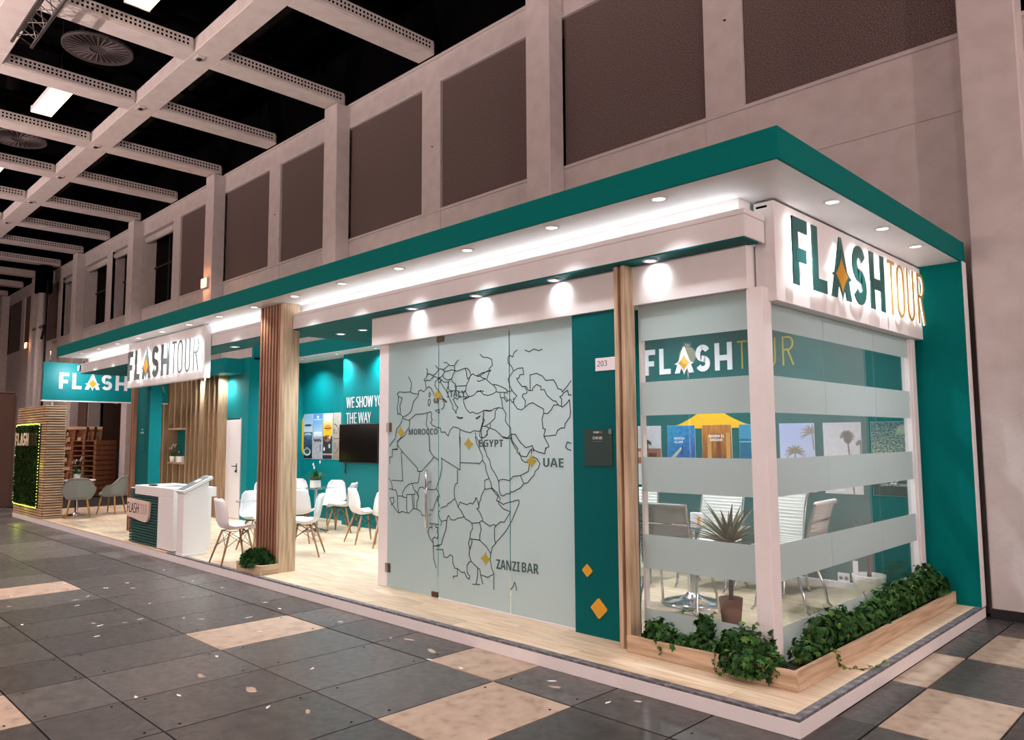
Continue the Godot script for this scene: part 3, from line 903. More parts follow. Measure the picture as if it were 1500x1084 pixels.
	bx("roof_board", Vector3(-5.0, 3.54, -3.99), Vector3(-0.02, 3.565, -0.56), M.dark, c, 0.0)
	bx("roof_board", Vector3(-15.17, 3.54, -0.56), Vector3(-0.02, 3.565, -0.02), M.dark, c, 0.0)

	# the beam behind the canopy with its light cove
	var b := thing("cove_beam", "long white beam under the canopy with a hidden bright light cove and teal underside", "beam")
	bx("front_board", Vector3(-15.0, 3.052, -0.415), Vector3(-0.44, 3.205, -0.40), M.white, b, 0.002)
	bx("end_board", Vector3(-0.455, 3.052, -0.69), Vector3(-0.44, 3.205, -0.415), M.white, b, 0.002)
	bx("cove_lip", Vector3(-15.0, 3.205, -0.43), Vector3(-0.432, 3.245, -0.392), M.white, b, 0.004)
	bx("cove_lip", Vector3(-0.47, 3.205, -0.69), Vector3(-0.432, 3.245, -0.43), M.white, b, 0.004)
	bx("cove_floor", Vector3(-15.0, 3.19, -0.54), Vector3(-0.455, 3.205, -0.415), M.white, b, 0.0)
	bx("cove_floor", Vector3(-0.57, 3.19, -0.69), Vector3(-0.455, 3.205, -0.54), M.white, b, 0.0)
	bx("upper_board", Vector3(-15.0, 3.205, -0.55), Vector3(-0.545, SOF, -0.53), M.white, b, 0.0)
	bx("upper_board", Vector3(-0.565, 3.205, -0.70), Vector3(-0.545, SOF, -0.55), M.white, b, 0.0)
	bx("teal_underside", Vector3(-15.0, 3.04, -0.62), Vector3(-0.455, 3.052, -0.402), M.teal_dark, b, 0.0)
	bx("inner_board", Vector3(-15.0, 3.052, -0.62), Vector3(-5.0, 3.57, -0.605), M.teal_in, b, 0.0)
	# the ring of teal ceiling boards round the lounge's open top
	var r := thing("lounge_ceiling_ring", "teal ceiling boards framing the open top of the lounge", "ceiling board")
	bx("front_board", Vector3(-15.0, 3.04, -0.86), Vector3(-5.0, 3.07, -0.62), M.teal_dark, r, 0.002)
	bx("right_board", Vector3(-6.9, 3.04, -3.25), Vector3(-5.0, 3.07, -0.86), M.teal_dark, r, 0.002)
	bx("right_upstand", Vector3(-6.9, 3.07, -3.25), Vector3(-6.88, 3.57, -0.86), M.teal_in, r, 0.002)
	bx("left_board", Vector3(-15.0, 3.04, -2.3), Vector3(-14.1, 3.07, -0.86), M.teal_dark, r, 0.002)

func downlight(label: String, at: Vector3, energy: float, angle: float, parent_group: String, tilt := Vector3.DOWN, rad := 0.045):
	var t := thing("recessed_spotlight", label, "spotlight", at, 0.0, parent_group)
	put("ring", lathem([Vector2(rad, -0.004), Vector2(rad + 0.008, -0.012), Vector2(rad + 0.02, -0.008), Vector2(rad + 0.022, 0.0), Vector2(rad, 0.0)], 20), M.white_flat, t)
	put("light_lens", lathem([Vector2(0, -0.004), Vector2(rad, -0.004), Vector2(rad, 0.0)], 20), M.spot, t)
	spot_light("lamp_light", Vector3(0, -0.02, 0), tilt, angle, energy, Color(0.96, 0.985, 1.0), t)

func stand_lights():
	var g := "spotlights in the white canopy soffit"
	for k in 14:
		downlight("%s recessed spotlight along the front soffit counted from the stand's near corner" % ordinal(k), Vector3(-0.95 - 1.01 * k, SOF, -0.15), 0.9, 50.0, g)
	for k in 3:
		downlight("%s recessed spotlight in the side soffit over the big side sign, from the corner" % ordinal(k), Vector3(-0.12, SOF, [-1.1, -2.1, -2.92][k]), 0.9, 50.0, g)
	var h := "spotlights under the teal beam"
	for k in 4:
		downlight("%s recessed spotlight under the teal beam, right to left, washing the white header" % ordinal(k), Vector3(-1.27 - 0.98 * k, 3.04, -0.495), 0.17, 56.0, h, Vector3(0, -0.9, -1), 0.04)
	for q in [[-6.35, -1.0, "left spotlight in the teal ceiling board above the lounge entrance"], [-5.85, -1.0, "right spotlight in the teal ceiling board above the lounge entrance"], [-8.55, -0.62, "lone spotlight in the teal board left of the slatted column"], [-10.5, -0.62, "spotlight in the teal board behind the left lit sign"], [-12.4, -0.62, "spotlight in the teal board over the narrow teal pillar"], [-6.0, -2.4, "spotlight deep in the lounge ceiling above the third table"]]:
		downlight(q[2], Vector3(q[0], 3.04, q[1]), 4.2, 70.0, "spotlights in the lounge ceiling", Vector3(0, -1, -0.12), 0.045)
	for q in [[-11.55, "leftmost spotlight in the white strip along the lounge back wall"], [-10.3, "spotlight in the white strip above the join of the lounge back wall"], [-9.05, "spotlight in the white strip above the lettering on the screen wall"], [-7.8, "spotlight in the white strip behind the frosted door"]]:
		downlight(q[1], Vector3(q[0], 3.288, -3.42), 3.4, 70.0, "spotlights over the lounge back wall", Vector3(0, -1, -0.05), 0.04)
	for q in [[-14.0, "left of the two spotlights under the turquoise overhang above the slat wall"], [-13.1, "right of the two spotlights under the turquoise overhang above the white door"]]:
		downlight(q[1], Vector3(q[0], 3.02, -2.48), 1.8, 78.0, "spotlights under the overhang", Vector3(0, -1, -0.05), 0.04)
	for q in [[-1.5, -1.6, "front right ceiling spotlight inside the meeting room"], [-3.2, -1.6, "front left ceiling spotlight inside the meeting room"], [-1.5, -3.0, "rear right ceiling spotlight inside the meeting room"], [-3.2, -3.0, "rear left ceiling spotlight inside the meeting room"]]:
		downlight(q[2], Vector3(q[0], SOF, q[1]), 4.0, 75.0, "spotlights inside the meeting room", Vector3.DOWN, 0.05)
	# the light strip lying in the cove
	var s := thing("cove_light_strip", "bright white light strip lying in the cove along the whole beam", "light strip")
	bx("led_strip", Vector3(-14.98, 3.206, -0.50), Vector3(-0.5, 3.216, -0.47), M.led, s, 0.0)
	bx("led_strip", Vector3(-0.515, 3.206, -0.69), Vector3(-0.485, 3.216, -0.50), M.led, s, 0.0)
	for k in 5:
		area_light("strip_light", Vector3(-1.95 - 2.9 * k, 3.222, -0.485), Vector3.UP, Vector2(0.03, 2.88), Color(0.97, 0.99, 1.0), 0.24, s)

# ------------------------------------------------------------------ lettering of the signs, built from strokes; cap height 1
func arc(cx: float, cy: float, rx: float, ry: float, a0: float, a1: float, n: int) -> Array:
	var out := []
	for i in n + 1:
		var t := deg_to_rad(lerpf(a0, a1, float(i) / n))
		out.append(Vector2(cx + cos(t) * rx, cy + sin(t) * ry))
	return out

func star_poly(c: Vector2, rx: float, ry: float, p := 0.62) -> PackedVector2Array:
	var out := PackedVector2Array()
	for q in 4:
		for i in 7:
			var t := (PI / 2) * (q + i / 7.0)
			out.append(c + Vector2(signf(cos(t)) * pow(absf(cos(t)), 2.0 / p) * rx, signf(sin(t)) * pow(absf(sin(t)), 2.0 / p) * ry))
	return out

func letter_strokes(ch: String) -> Array:
	# [points, closed]
	match ch:
		"F": return [[[Vector2(0.1, 0), Vector2(0.1, 1)], false], [[Vector2(0.0, 0.9), Vector2(0.53, 0.9)], false], [[Vector2(0.1, 0.45), Vector2(0.47, 0.45)], false]]
		"L": return [[[Vector2(0.1, 1), Vector2(0.1, 0)], false], [[Vector2(0, 0.1), Vector2(0.52, 0.1)], false]]
		"A": return []
		"S":
			var top := arc(0.31, 0.685, 0.21, 0.215, 25, 270, 14)
			var low := arc(0.31, 0.315 - 0.02, 0.21, 0.195, 90, -155, 14)
			return [[top + low, false]]
		"H": return [[[Vector2(0.1, 0), Vector2(0.1, 1)], false], [[Vector2(0.62, 0), Vector2(0.62, 1)], false], [[Vector2(0.1, 0.45), Vector2(0.62, 0.45)], false]]
		"T": return [[[Vector2(0, 0.97), Vector2(0.38, 0.97)], false], [[Vector2(0.19, 0.97), Vector2(0.19, 0)], false]]
		"O": return [[arc(0.2, 0.77, 0.17, 0.2, 0, 180, 12) + arc(0.2, 0.23, 0.17, 0.2, 180, 360, 12), true]]
		"U": return [[[Vector2(0.03, 1)] + arc(0.2, 0.23, 0.17, 0.2, 180, 360, 12) + [Vector2(0.37, 1)], false]]
		"R": return [[[Vector2(0.03, 0), Vector2(0.03, 1)], false], [[Vector2(0.03, 0.97)] + arc(0.22, 0.755, 0.17, 0.215, 90, -90, 12) + [Vector2(0.03, 0.54)], false], [[Vector2(0.2, 0.54), Vector2(0.40, 0.0)], false]]
	return []

const LETTER_X := {"F": 0.0, "L": 0.72, "A": 1.43, "S": 2.38, "H": 3.20, "T": 4.13, "O": 4.62, "U": 5.22, "R": 5.86}

func flash_letters(parent: Node, at: Vector3, turn: Basis, cap: float, depth: float, big: Material, small: Material, star: Material, accent: Material, halo := 0.0, squeeze := 1.0, only := "FLASHTOUR"):
	# the word along turn.x from at; turn.z points out of the wall
	var base := Transform3D(turn * Basis.from_scale(Vector3(cap * squeeze, cap, 1)), at)
	for ch in only:
		var thin: bool = ch in ["T", "O", "U", "R"]
		var w := 0.056 if thin else 0.2
		var xf := Transform3D(Basis(), Vector3(LETTER_X[ch], 0, 0))
		var st := begin()
		if ch == "A":
			prism(st, PackedVector2Array([Vector2(0.0, 0), Vector2(0.39, 1.0), Vector2(0.47, 1.0), Vector2(0.86, 0), Vector2(0.64, 0), Vector2(0.43, 0.56), Vector2(0.22, 0)]), 0, depth, xf)
		var lift := 0.0
		for s in letter_strokes(ch):
			stroke(st, s[0], w, lift, depth + lift, xf, s[1])
			lift += 0.0012
		var me := finish(st)
		var o := put("letter", me, small if thin else big, parent)
		o.transform = base
		if ch == "A":
			var st2 := begin()
			prism(st2, star_poly(Vector2(0.43, 0.36), 0.46, 0.44, 0.66), depth, depth + 0.002, xf)
			var o2 := put("star_back", finish(st2), accent, parent)
			o2.transform = base
			var st3 := begin()
			prism(st3, star_poly(Vector2(0.43, 0.38), 0.27, 0.30, 0.8), depth + 0.002, depth + 0.004, xf)
			var o3 := put("star", finish(st3), star, parent)
			o3.transform = base
		if halo > 0.0:
			var st4 := begin()
			if ch == "A":
				prism(st4, PackedVector2Array([Vector2(0.08, 0.02), Vector2(0.41, 0.9), Vector2(0.45, 0.9), Vector2(0.78, 0.02), Vector2(0.66, 0.02), Vector2(0.43, 0.60), Vector2(0.20, 0.02)]), -halo * 0.12, -halo * 0.02, xf)
			for s in letter_strokes(ch):
				stroke(st4, s[0], w * 0.7, -halo * 0.12 - lift * 0.1, -halo * 0.02 - lift * 0.1, xf, s[1])
				lift += 0.0012
			var g := put("halo_light", finish(st4), M.halo, parent)
			g.transform = base
			if not thin or ch == "O":
				var l := OmniLight3D.new()
				l.name = "letter_light"
				l.light_energy = 0.012
				l.light_size = 0.01
				l.omni_range = 3.0
				l.omni_attenuation = 2.0
				l.shadow_enabled = true
				parent.add_child(l, true)
				l.position = base * Vector3(LETTER_X[ch] + 0.2, 0.5, -halo * 0.75)

func signs():
	# right side sign, facing +x
	var s := thing("lit_sign", "big white sign box with halo-lit lettering above the side window", "sign")
	bx("box", Vector3(-0.52, 2.64, -4.0 + 0.02), Vector3(-0.37, 3.352, -0.70), M.white, s, 0.003)
	bx("cover_slot", Vector3(-0.50, 3.31, -0.70), Vector3(-0.42, 3.325, -0.697), M.black, s, 0.0)
	flash_letters(s, Vector3(-0.335, 2.775, -0.885), Basis(Vector3(0, 0, -1), Vector3.UP, Vector3(1, 0, 0)), 0.495, 0.010, M.letter_green, M.letter_gold, M.gold, M.letter_green, 0.04, 0.943)
	# left front sign, facing +z
	var t := thing("lit_sign", "white sign box with halo-lit lettering hanging at the left front under the canopy", "sign")
	bx("box", Vector3(-11.95, 2.59, -0.392), Vector3(-8.85, 3.35, -0.30), M.white, t, 0.003)
	bx("end_cap", Vector3(-8.85, 2.59, -0.392), Vector3(-8.82, 3.35, -0.30), M.white, t, 0.002)
	flash_letters(t, Vector3(-11.84, 2.70, -0.265), Basis(), 0.50, 0.010, M.letter_grey, M.letter_grey, M.gold, M.letter_grey, 0.04, 0.93)
	# turquoise header panel at the left end, facing +x
	var u := thing("header_sign", "turquoise header panel with white and yellow lettering at the stand's left end", "sign")
	bx("panel", Vector3(-15.88, 2.53, -2.44), Vector3(-15.80, 3.32, 0.07), M.teal_in, u, 0.003)
	bx("bottom_rail", Vector3(-15.9, 2.505, -2.44), Vector3(-15.78, 2.53, 0.08), M.white, u, 0.002)
	for z in [-0.05, -1.2, -2.35]: put("hanger", tubem([Vector3(-15.84, 3.32, z), Vector3(-15.84, 3.55, z)], 0.015, 6), M.steel, u)
	put("support_post", tubem([Vector3(-15.84, 2.4, -0.12), Vector3(-15.84, 2.51, -0.12)], 0.02, 8), M.white, u)
	flash_letters(u, Vector3(-15.795, 2.775, -0.22), Basis(Vector3(0, 0, -1), Vector3.UP, Vector3(1, 0, 0)), 0.335, 0.006, M.letter_white, M.gold_pale, M.gold, M.letter_white, 0.0, 1.02)
	var g := "small spotlights under the turquoise header"
	for q in [[-0.35, "left small spotlight under the turquoise header panel"], [-1.35, "right small spotlight under the turquoise header panel"]]:
		downlight(q[1], Vector3(-15.84, 2.505, q[0]), 0.6, 50.0, g, Vector3.DOWN, 0.03)
	# floodlight at the left end of the beam
	var fl := thing("floodlight", "small bright floodlight at the left end of the beam shining on the turquoise header", "floodlight", Vector3(-15.06, 3.10, -0.46))
	bx("housing", Vector3(0.0, 0.0, -0.09), Vector3(0.05, 0.12, 0.09), M.dark, fl, 0.008)
	bx("light_face", Vector3(-0.012, 0.012, -0.078), Vector3(0.0, 0.108, 0.078), M.spot, fl, 0.002)
	bx("light_face", Vector3(-0.01, 0.012, 0.09), Vector3(0.048, 0.108, 0.098), M.spot, fl, 0.002)
	put("bracket", tubem([Vector3(0.03, 0.12, 0), Vector3(0.03, 0.2, 0)], 0.012, 6), M.dark, fl)
	spot_light("lamp_light", Vector3(-0.03, 0.06, 0), Vector3(-1, -0.35, -0.1), 70.0, 1.2, Color(0.95, 0.98, 1.0), fl)

# ------------------------------------------------------------------ glass fronts
var map_st := []

func map_line(words: String):
	var pts := []
	for w in words.split(" "):
		var c := w.split(",")
		pts.append(Vector2(float(c[0]), float(c[1])))
	for i in pts.size() - 1:
		var p: Vector2 = pts[i]
		var q: Vector2 = pts[i + 1]
		if p.distance_to(q) < 0.002: continue
		var mx := (p.x + q.x) * 0.5
		var k := 0 if mx < -3.965 else (1 if mx < -2.947 else 2)
		var d := (q - p).normalized() * 0.003
		stroke(map_st[k], [p - d, q + d], 0.0085, -0.0005, 0.0005, Transform3D(Basis(), Vector3(0, 0, -0.6465)))

func pin(c: Vector2, parent: Node):
	var st := begin()
	prism(st, star_poly(c, 0.075, 0.062, 0.72), -0.646, -0.6445)
	put("map_star", finish(st), M.gold_pale, parent)

func glass_fronts():
	var spans := [[-4.822, -3.968], [-3.962, -2.951], [-2.943, -2.16]]
	var panes := []
	var labels := ["frosted glass door with a long steel handle and part of a printed map", "middle frosted glass panel with most of the printed map of Africa and the Middle East", "frosted glass panel beside the teal wall panel, printed with the map's eastern part"]
	for k in 3:
		var t := thing(["glass_door", "glass_panel", "glass_panel"][k], labels[k], ["door", "glass panel", "glass panel"][k], Vector3.ZERO, 0.0, "frosted map glass")
		panes.append(t)
		bx("pane", Vector3(spans[k][0], PF + 0.015, -0.662), Vector3(spans[k][1], 2.725, -0.652), M.glass, t, 0.001)
		bx("frosted_film", Vector3(spans[k][0] + 0.002, PF + 0.016, -0.6515), Vector3(spans[k][1] - 0.002, 2.724, -0.6505), M.frost_door, t, 0.0)
		map_st.append(begin())
	map_line("-4.46,2.35 -4.42,2.30 -4.41,2.27 -4.42,2.22 -4.43,2.19")
	map_line("-4.29,2.16 -4.38,2.17 -4.43,2.19 -4.54,2.19 -4.62,2.20 -4.66,2.18 -4.64,2.15 -4.64,2.09 -4.66,2.03 -4.65,1.99 -4.65,1.96 -4.60,1.96 -4.56,1.93")
	map_line("-4.64,2.15 -4.57,2.13 -4.59,2.09 -4.61,2.05 -4.60,1.99 -4.61,1.96")
	map_line("-4.56,1.93 -4.50,1.94 -4.45,1.96 -4.41,1.99 -4.39,2.04 -4.38,2.08 -4.34,2.11 -4.30,2.14 -4.29,2.16 -4.29,2.19 -4.25,2.20 -4.20,2.18 -4.16,2.21 -4.12,2.23 -4.08,2.21 -4.06,2.18 -4.03,2.15 -4.00,2.12 -3.94,2.10 -3.90,2.09 -3.88,2.06 -3.87,2.04 -3.89,2.00 -3.92,1.99")
	map_line("-3.94,2.30 -3.99,2.29 -4.02,2.27 -4.02,2.24 -4.00,2.21 -3.96,2.18 -3.92,2.13 -3.89,2.10 -3.83,2.06 -3.85,2.06 -3.89,2.09")
	map_line("-4.20,2.30 -4.16,2.33 -4.14,2.36 -4.10,2.36 -4.06,2.34 -4.02,2.35 -3.99,2.37 -3.96,2.40 -3.92,2.40 -3.89,2.39 -3.87,2.37 -3.89,2.34 -3.92,2.32 -3.96,2.31 -4.00,2.32 -4.04,2.33 -4.08,2.31 -4.11,2.29 -4.14,2.30 -4.18,2.29 -4.17,2.24 -4.16,2.21")
	map_line("-4.15,2.36 -4.14,2.40 -4.16,2.42")
	map_line("-4.20,2.30 -4.18,2.29")
	map_line("-3.96,2.40 -3.99,2.42 -4.01,2.44")
	map_line("-3.89,2.39 -3.84,2.41 -3.80,2.43 -3.84,2.46 -3.88,2.46")
	map_line("-3.80,2.43 -3.76,2.42 -3.72,2.42 -3.69,2.45 -3.66,2.47")
	map_line("-3.87,2.37 -3.82,2.37 -3.76,2.38 -3.72,2.37 -3.71,2.36 -3.74,2.33 -3.76,2.29 -3.82,2.28 -3.87,2.30 -3.89,2.32 -3.89,2.34")
	map_line("-3.72,2.42 -3.71,2.37 -3.68,2.36 -3.62,2.37 -3.57,2.38 -3.53,2.38 -3.50,2.36 -3.47,2.31 -3.49,2.29 -3.52,2.27 -3.53,2.30 -3.54,2.35 -3.56,2.38")
	map_line("-3.76,2.29 -3.75,2.26 -3.71,2.24 -3.69,2.21 -3.64,2.21 -3.59,2.21 -3.54,2.21 -3.52,2.24 -3.50,2.26 -3.48,2.30 -3.44,2.32 -3.41,2.30 -3.36,2.29 -3.30,2.31 -3.25,2.33 -3.20,2.34")
	map_line("-3.98,2.30 -3.94,2.31 -3.93,2.28 -3.95,2.26 -3.97,2.27")
	map_line("-3.92,2.29 -3.87,2.26 -3.81,2.26 -3.81,2.22 -3.84,2.17 -3.89,2.22 -3.93,2.26 -3.92,2.29")
	map_line("-3.76,2.29 -3.79,2.28 -3.81,2.25 -3.81,2.19 -3.78,2.17 -3.69,2.17")
	map_line("-3.71,2.22 -3.70,2.19 -3.69,2.17")
	map_line("-3.69,2.21 -3.69,2.17 -3.64,2.15 -3.55,2.15 -3.54,2.21")
	map_line("-3.84,2.17 -3.80,2.11 -3.77,2.06 -3.74,2.02 -3.74,1.99 -3.71,1.97 -3.69,1.94 -3.69,1.97 -3.66,2.00 -3.69,2.02 -3.72,2.06 -3.74,2.08 -3.70,2.10 -3.67,2.08 -3.65,2.10 -3.59,2.10 -3.53,2.10")
	map_line("-3.55,2.15 -3.52,2.11 -3.49,2.10 -3.55,2.08 -3.58,2.08 -3.58,2.05 -3.56,2.01 -3.53,1.97 -3.48,1.94 -3.45,1.95 -3.39,1.93 -3.34,1.94 -3.29,1.96 -3.22,1.95 -3.19,1.96")
	map_line("-3.58,2.08 -3.49,2.10 -3.43,2.11 -3.39,2.14 -3.33,2.15 -3.29,2.14")
	map_line("-3.68,1.91 -3.64,1.90 -3.59,1.90 -3.60,1.89 -3.65,1.89 -3.68,1.91")
	map_line("-3.40,1.89 -3.37,1.90 -3.34,1.91 -3.36,1.89 -3.39,1.88 -3.40,1.89")
	map_line("-4.12,2.15 -4.10,2.17 -4.09,2.14 -4.11,2.12 -4.12,2.15")
	map_line("-4.13,2.09 -4.10,2.10 -4.09,2.07 -4.11,2.03 -4.13,2.04 -4.13,2.09")
	map_line("-4.01,1.98 -3.95,1.99 -3.95,1.95 -4.01,1.98")
	map_line("-4.79,1.61 -4.76,1.65 -4.69,1.70 -4.68,1.74 -4.67,1.80 -4.61,1.84 -4.58,1.88 -4.56,1.92 -4.52,1.90 -4.45,1.89 -4.39,1.92 -4.33,1.95 -4.22,1.95 -4.14,1.96 -4.09,1.97 -4.07,1.95 -4.08,1.91 -4.06,1.89 -4.09,1.86 -4.06,1.83 -3.99,1.81 -3.93,1.80 -3.92,1.76 -3.86,1.76 -3.81,1.72 -3.78,1.78 -3.73,1.81 -3.67,1.80 -3.62,1.78 -3.55,1.76 -3.48,1.75 -3.43,1.77 -3.36,1.76 -3.34,1.77 -3.32,1.82 -3.30,1.86 -3.29,1.94")
	map_line("-4.44,1.89 -4.44,1.82 -4.50,1.77 -4.52,1.73 -4.60,1.70 -4.65,1.66 -4.65,1.59 -4.74,1.58")
	map_line("-4.14,1.96 -4.16,1.84 -4.12,1.79 -4.11,1.70 -4.10,1.57")
	map_line("-3.63,1.78 -3.64,1.72 -3.63,1.58")
	map_line("-3.34,1.77 -3.35,1.72 -3.33,1.70 -3.29,1.70 -3.25,1.73 -3.24,1.77")
	map_line("-3.30,1.88 -3.28,1.87 -3.32,1.80")
	map_line("-3.41,1.75 -3.40,1.71 -3.36,1.66 -3.35,1.61")
	map_line("-3.35,1.72 -3.32,1.69 -3.29,1.62 -3.27,1.58")
	map_line("-3.34,2.50 -3.30,2.47 -3.23,2.46 -3.18,2.44 -3.17,2.38 -3.22,2.35")
	map_line("-3.38,2.30 -3.31,2.32 -3.22,2.33 -3.19,2.34 -3.22,2.31 -3.25,2.25 -3.19,2.21 -3.15,2.19 -3.12,2.16 -3.12,2.13 -3.17,2.11 -3.23,2.10 -3.29,2.11 -3.33,2.14 -3.38,2.15")
	map_line("-3.38,2.29 -3.34,2.29 -3.31,2.27 -3.26,2.26 -3.31,2.25 -3.36,2.24 -3.38,2.25")
	map_line("-3.15,2.20 -3.10,2.19 -3.04,2.17 -2.99,2.15 -2.97,2.13 -2.93,2.12 -2.91,2.14")
	map_line("-3.12,2.13 -3.07,2.12 -3.02,2.12 -2.97,2.11 -2.98,2.14")
	map_line("-3.07,2.11 -3.06,2.07 -3.02,2.07 -2.98,2.03 -2.97,2.05 -3.01,2.08 -3.01,2.12")
	map_line("-2.97,2.04 -2.93,2.05 -2.91,2.02 -2.89,2.03 -2.89,2.06")
	map_line("-2.89,2.31 -2.92,2.28 -2.96,2.24 -2.94,2.18 -2.91,2.13 -2.85,2.08 -2.89,2.04 -2.89,2.01 -2.84,1.96 -2.79,1.95 -2.75,1.97 -2.74,2.03 -2.78,2.07 -2.77,2.09 -2.72,2.10 -2.72,2.12 -2.75,2.16 -2.78,2.16 -2.83,2.21 -2.85,2.24 -2.82,2.24 -2.81,2.27 -2.76,2.27 -2.77,2.33 -2.83,2.33 -2.89,2.31")
	map_line("-2.89,2.31 -2.91,2.35 -2.96,2.39 -2.96,2.44 -2.94,2.46 -2.90,2.44 -2.88,2.48 -2.84,2.50")
	map_line("-2.74,2.49 -2.69,2.47 -2.63,2.49 -2.57,2.47 -2.53,2.48")
	map_line("-2.78,2.16 -2.73,2.16 -2.70,2.12 -2.65,2.12 -2.65,2.14 -2.60,2.17 -2.55,2.15 -2.55,2.12 -2.51,2.12 -2.48,2.07 -2.41,2.02 -2.37,2.01 -2.35,1.98")
	map_line("-2.68,2.12 -2.68,2.26 -2.60,2.27 -2.53,2.24 -2.49,2.20 -2.40,2.20 -2.37,2.16 -2.35,2.12 -2.31,2.11 -2.30,2.09 -2.25,2.13 -2.20,2.18")
	map_line("-2.75,1.97 -2.70,2.00 -2.65,2.01 -2.59,1.98 -2.52,1.95 -2.52,1.91 -2.47,1.91 -2.43,1.94 -2.40,1.98 -2.35,1.98 -2.30,1.96 -2.25,1.99 -2.22,2.02")
	map_line("-2.31,1.97 -2.31,2.03 -2.33,2.05 -2.30,2.06 -2.29,2.08 -2.24,2.10 -2.23,2.06 -2.20,2.06")
	map_line("-2.52,1.91 -2.54,1.86 -2.53,1.78 -2.50,1.77 -2.52,1.72 -2.51,1.71 -2.38,1.72 -2.36,1.76 -2.32,1.78 -2.28,1.78 -2.27,1.82 -2.22,1.87 -2.21,1.91 -2.22,2.02")
	map_line("-2.52,1.71 -2.47,1.64 -2.46,1.62 -2.49,1.61 -2.51,1.58")
	map_line("-2.21,1.65 -2.25,1.66 -2.27,1.62 -2.25,1.60 -2.21,1.59")
	map_line("-3.05,2.06 -3.04,2.01 -3.03,1.97 -2.99,1.92 -3.00,1.86 -2.97,1.82 -2.93,1.79 -2.93,1.74 -2.92,1.73 -2.96,1.71 -2.97,1.69 -3.03,1.70 -3.08,1.74 -3.13,1.77 -3.20,1.79 -3.20,1.83")
	map_line("-3.29,1.96 -3.24,1.96 -3.19,1.95 -3.15,1.97 -3.09,1.98 -3.03,1.97")
	map_line("-3.29,1.95 -3.30,1.89 -3.31,1.81 -3.27,1.81 -3.20,1.84 -3.14,1.88 -3.13,1.95 -3.09,1.98")
	map_line("-3.27,1.81 -3.21,1.79 -3.25,1.76 -3.24,1.73 -3.29,1.70 -3.32,1.71 -3.33,1.77 -3.31,1.81")
	map_line("-2.92,1.73 -2.93,1.69 -2.91,1.65 -2.86,1.59")
	map_line("-2.92,1.73 -2.87,1.73 -2.84,1.69 -2.80,1.65 -2.74,1.61 -2.69,1.62 -2.66,1.63 -2.65,1.60 -2.65,1.58")
	map_line("-2.92,1.71 -2.91,1.67 -2.86,1.62 -2.84,1.60 -2.85,1.57 -2.81,1.54 -2.77,1.53 -2.73,1.53 -2.70,1.57 -2.67,1.60 -2.67,1.56")
	map_line("-2.65,1.61 -2.64,1.59 -2.58,1.57 -2.51,1.56 -2.50,1.61")
	map_line("-2.82,1.57 -2.81,1.54 -2.79,1.50 -2.75,1.48 -2.70,1.48 -2.70,1.45 -2.71,1.40 -2.81,1.36 -2.90,1.35 -2.95,1.31 -3.03,1.32 -3.08,1.31 -3.09,1.29 -3.08,1.20 -3.06,1.17 -3.02,1.17 -2.99,1.19 -2.95,1.19 -2.93,1.21 -2.90,1.21 -2.86,1.23 -2.81,1.25 -2.77,1.29 -2.72,1.30 -2.68,1.34 -2.64,1.37 -2.63,1.40 -2.59,1.43 -2.57,1.47 -2.60,1.51 -2.65,1.53")
	map_line("-2.81,1.36 -2.78,1.31 -2.77,1.29")
	map_line("-3.33,1.66 -3.30,1.62 -3.26,1.56 -3.25,1.53 -3.21,1.49 -3.19,1.42 -3.15,1.38 -3.11,1.33 -3.09,1.29")
	map_line("-3.41,1.71 -3.39,1.65 -3.35,1.59 -3.31,1.53 -3.31,1.49 -3.27,1.45 -3.26,1.39 -3.22,1.32 -3.19,1.27 -3.19,1.24 -3.11,1.19 -3.08,1.15 -3.07,1.13")
	map_line("-3.63,1.71 -3.63,1.46 -3.37,1.46 -3.36,1.45 -3.31,1.49")
	map_line("-3.63,1.46 -3.63,1.39 -3.66,1.40 -3.92,1.50")
	map_line("-3.67,1.39 -3.67,1.26 -3.70,1.25 -3.72,1.20 -3.72,1.16 -3.71,1.11")
	map_line("-3.22,1.32 -3.28,1.30 -3.28,1.22 -3.25,1.22 -3.19,1.23 -3.15,1.20 -3.10,1.16 -3.12,1.12 -3.08,1.11 -3.03,1.09 -3.01,1.10 -2.85,1.14 -2.83,1.14 -2.83,1.11 -2.87,1.04 -2.93,0.94 -3.00,0.85 -3.08,0.78 -3.14,0.73")
	map_line("-3.28,1.22 -3.33,1.15 -3.34,1.11 -3.36,1.09 -3.36,1.04 -3.39,1.03 -3.35,1.00 -3.31,0.94 -3.31,0.92 -3.21,0.88 -3.19,0.89 -3.15,0.90 -3.13,0.89 -3.07,0.93 -3.02,0.93 -2.94,1.03 -3.03,1.05 -3.09,1.09 -3.09,1.12")
	map_line("-3.71,1.11 -3.68,1.07 -3.66,1.03 -3.63,1.08 -3.60,1.07 -3.53,1.06 -3.48,1.08 -3.45,1.07 -3.41,1.11 -3.41,1.13 -3.39,1.13 -3.38,1.10 -3.37,1.08 -3.36,1.05")
	map_line("-3.66,1.03 -3.61,0.99 -3.57,0.94 -3.55,0.92 -3.50,0.91 -3.46,0.89 -3.36,0.90 -3.33,0.92 -3.31,0.92")
	map_line("-3.92,1.00 -3.88,1.02 -3.83,1.03 -3.82,1.05 -3.77,1.07 -3.71,1.11")
	map_line("-3.94,0.98 -3.96,0.95 -3.94,0.90 -3.91,0.87 -3.89,0.88 -3.83,0.89 -3.82,0.92 -3.80,0.94 -3.77,0.90 -3.71,0.90 -3.67,0.92 -3.57,0.94")
	map_line("-3.83,0.89 -3.84,0.81 -3.89,0.71 -3.91,0.65 -3.99,0.63")
	map_line("-3.91,0.87 -3.92,0.83")
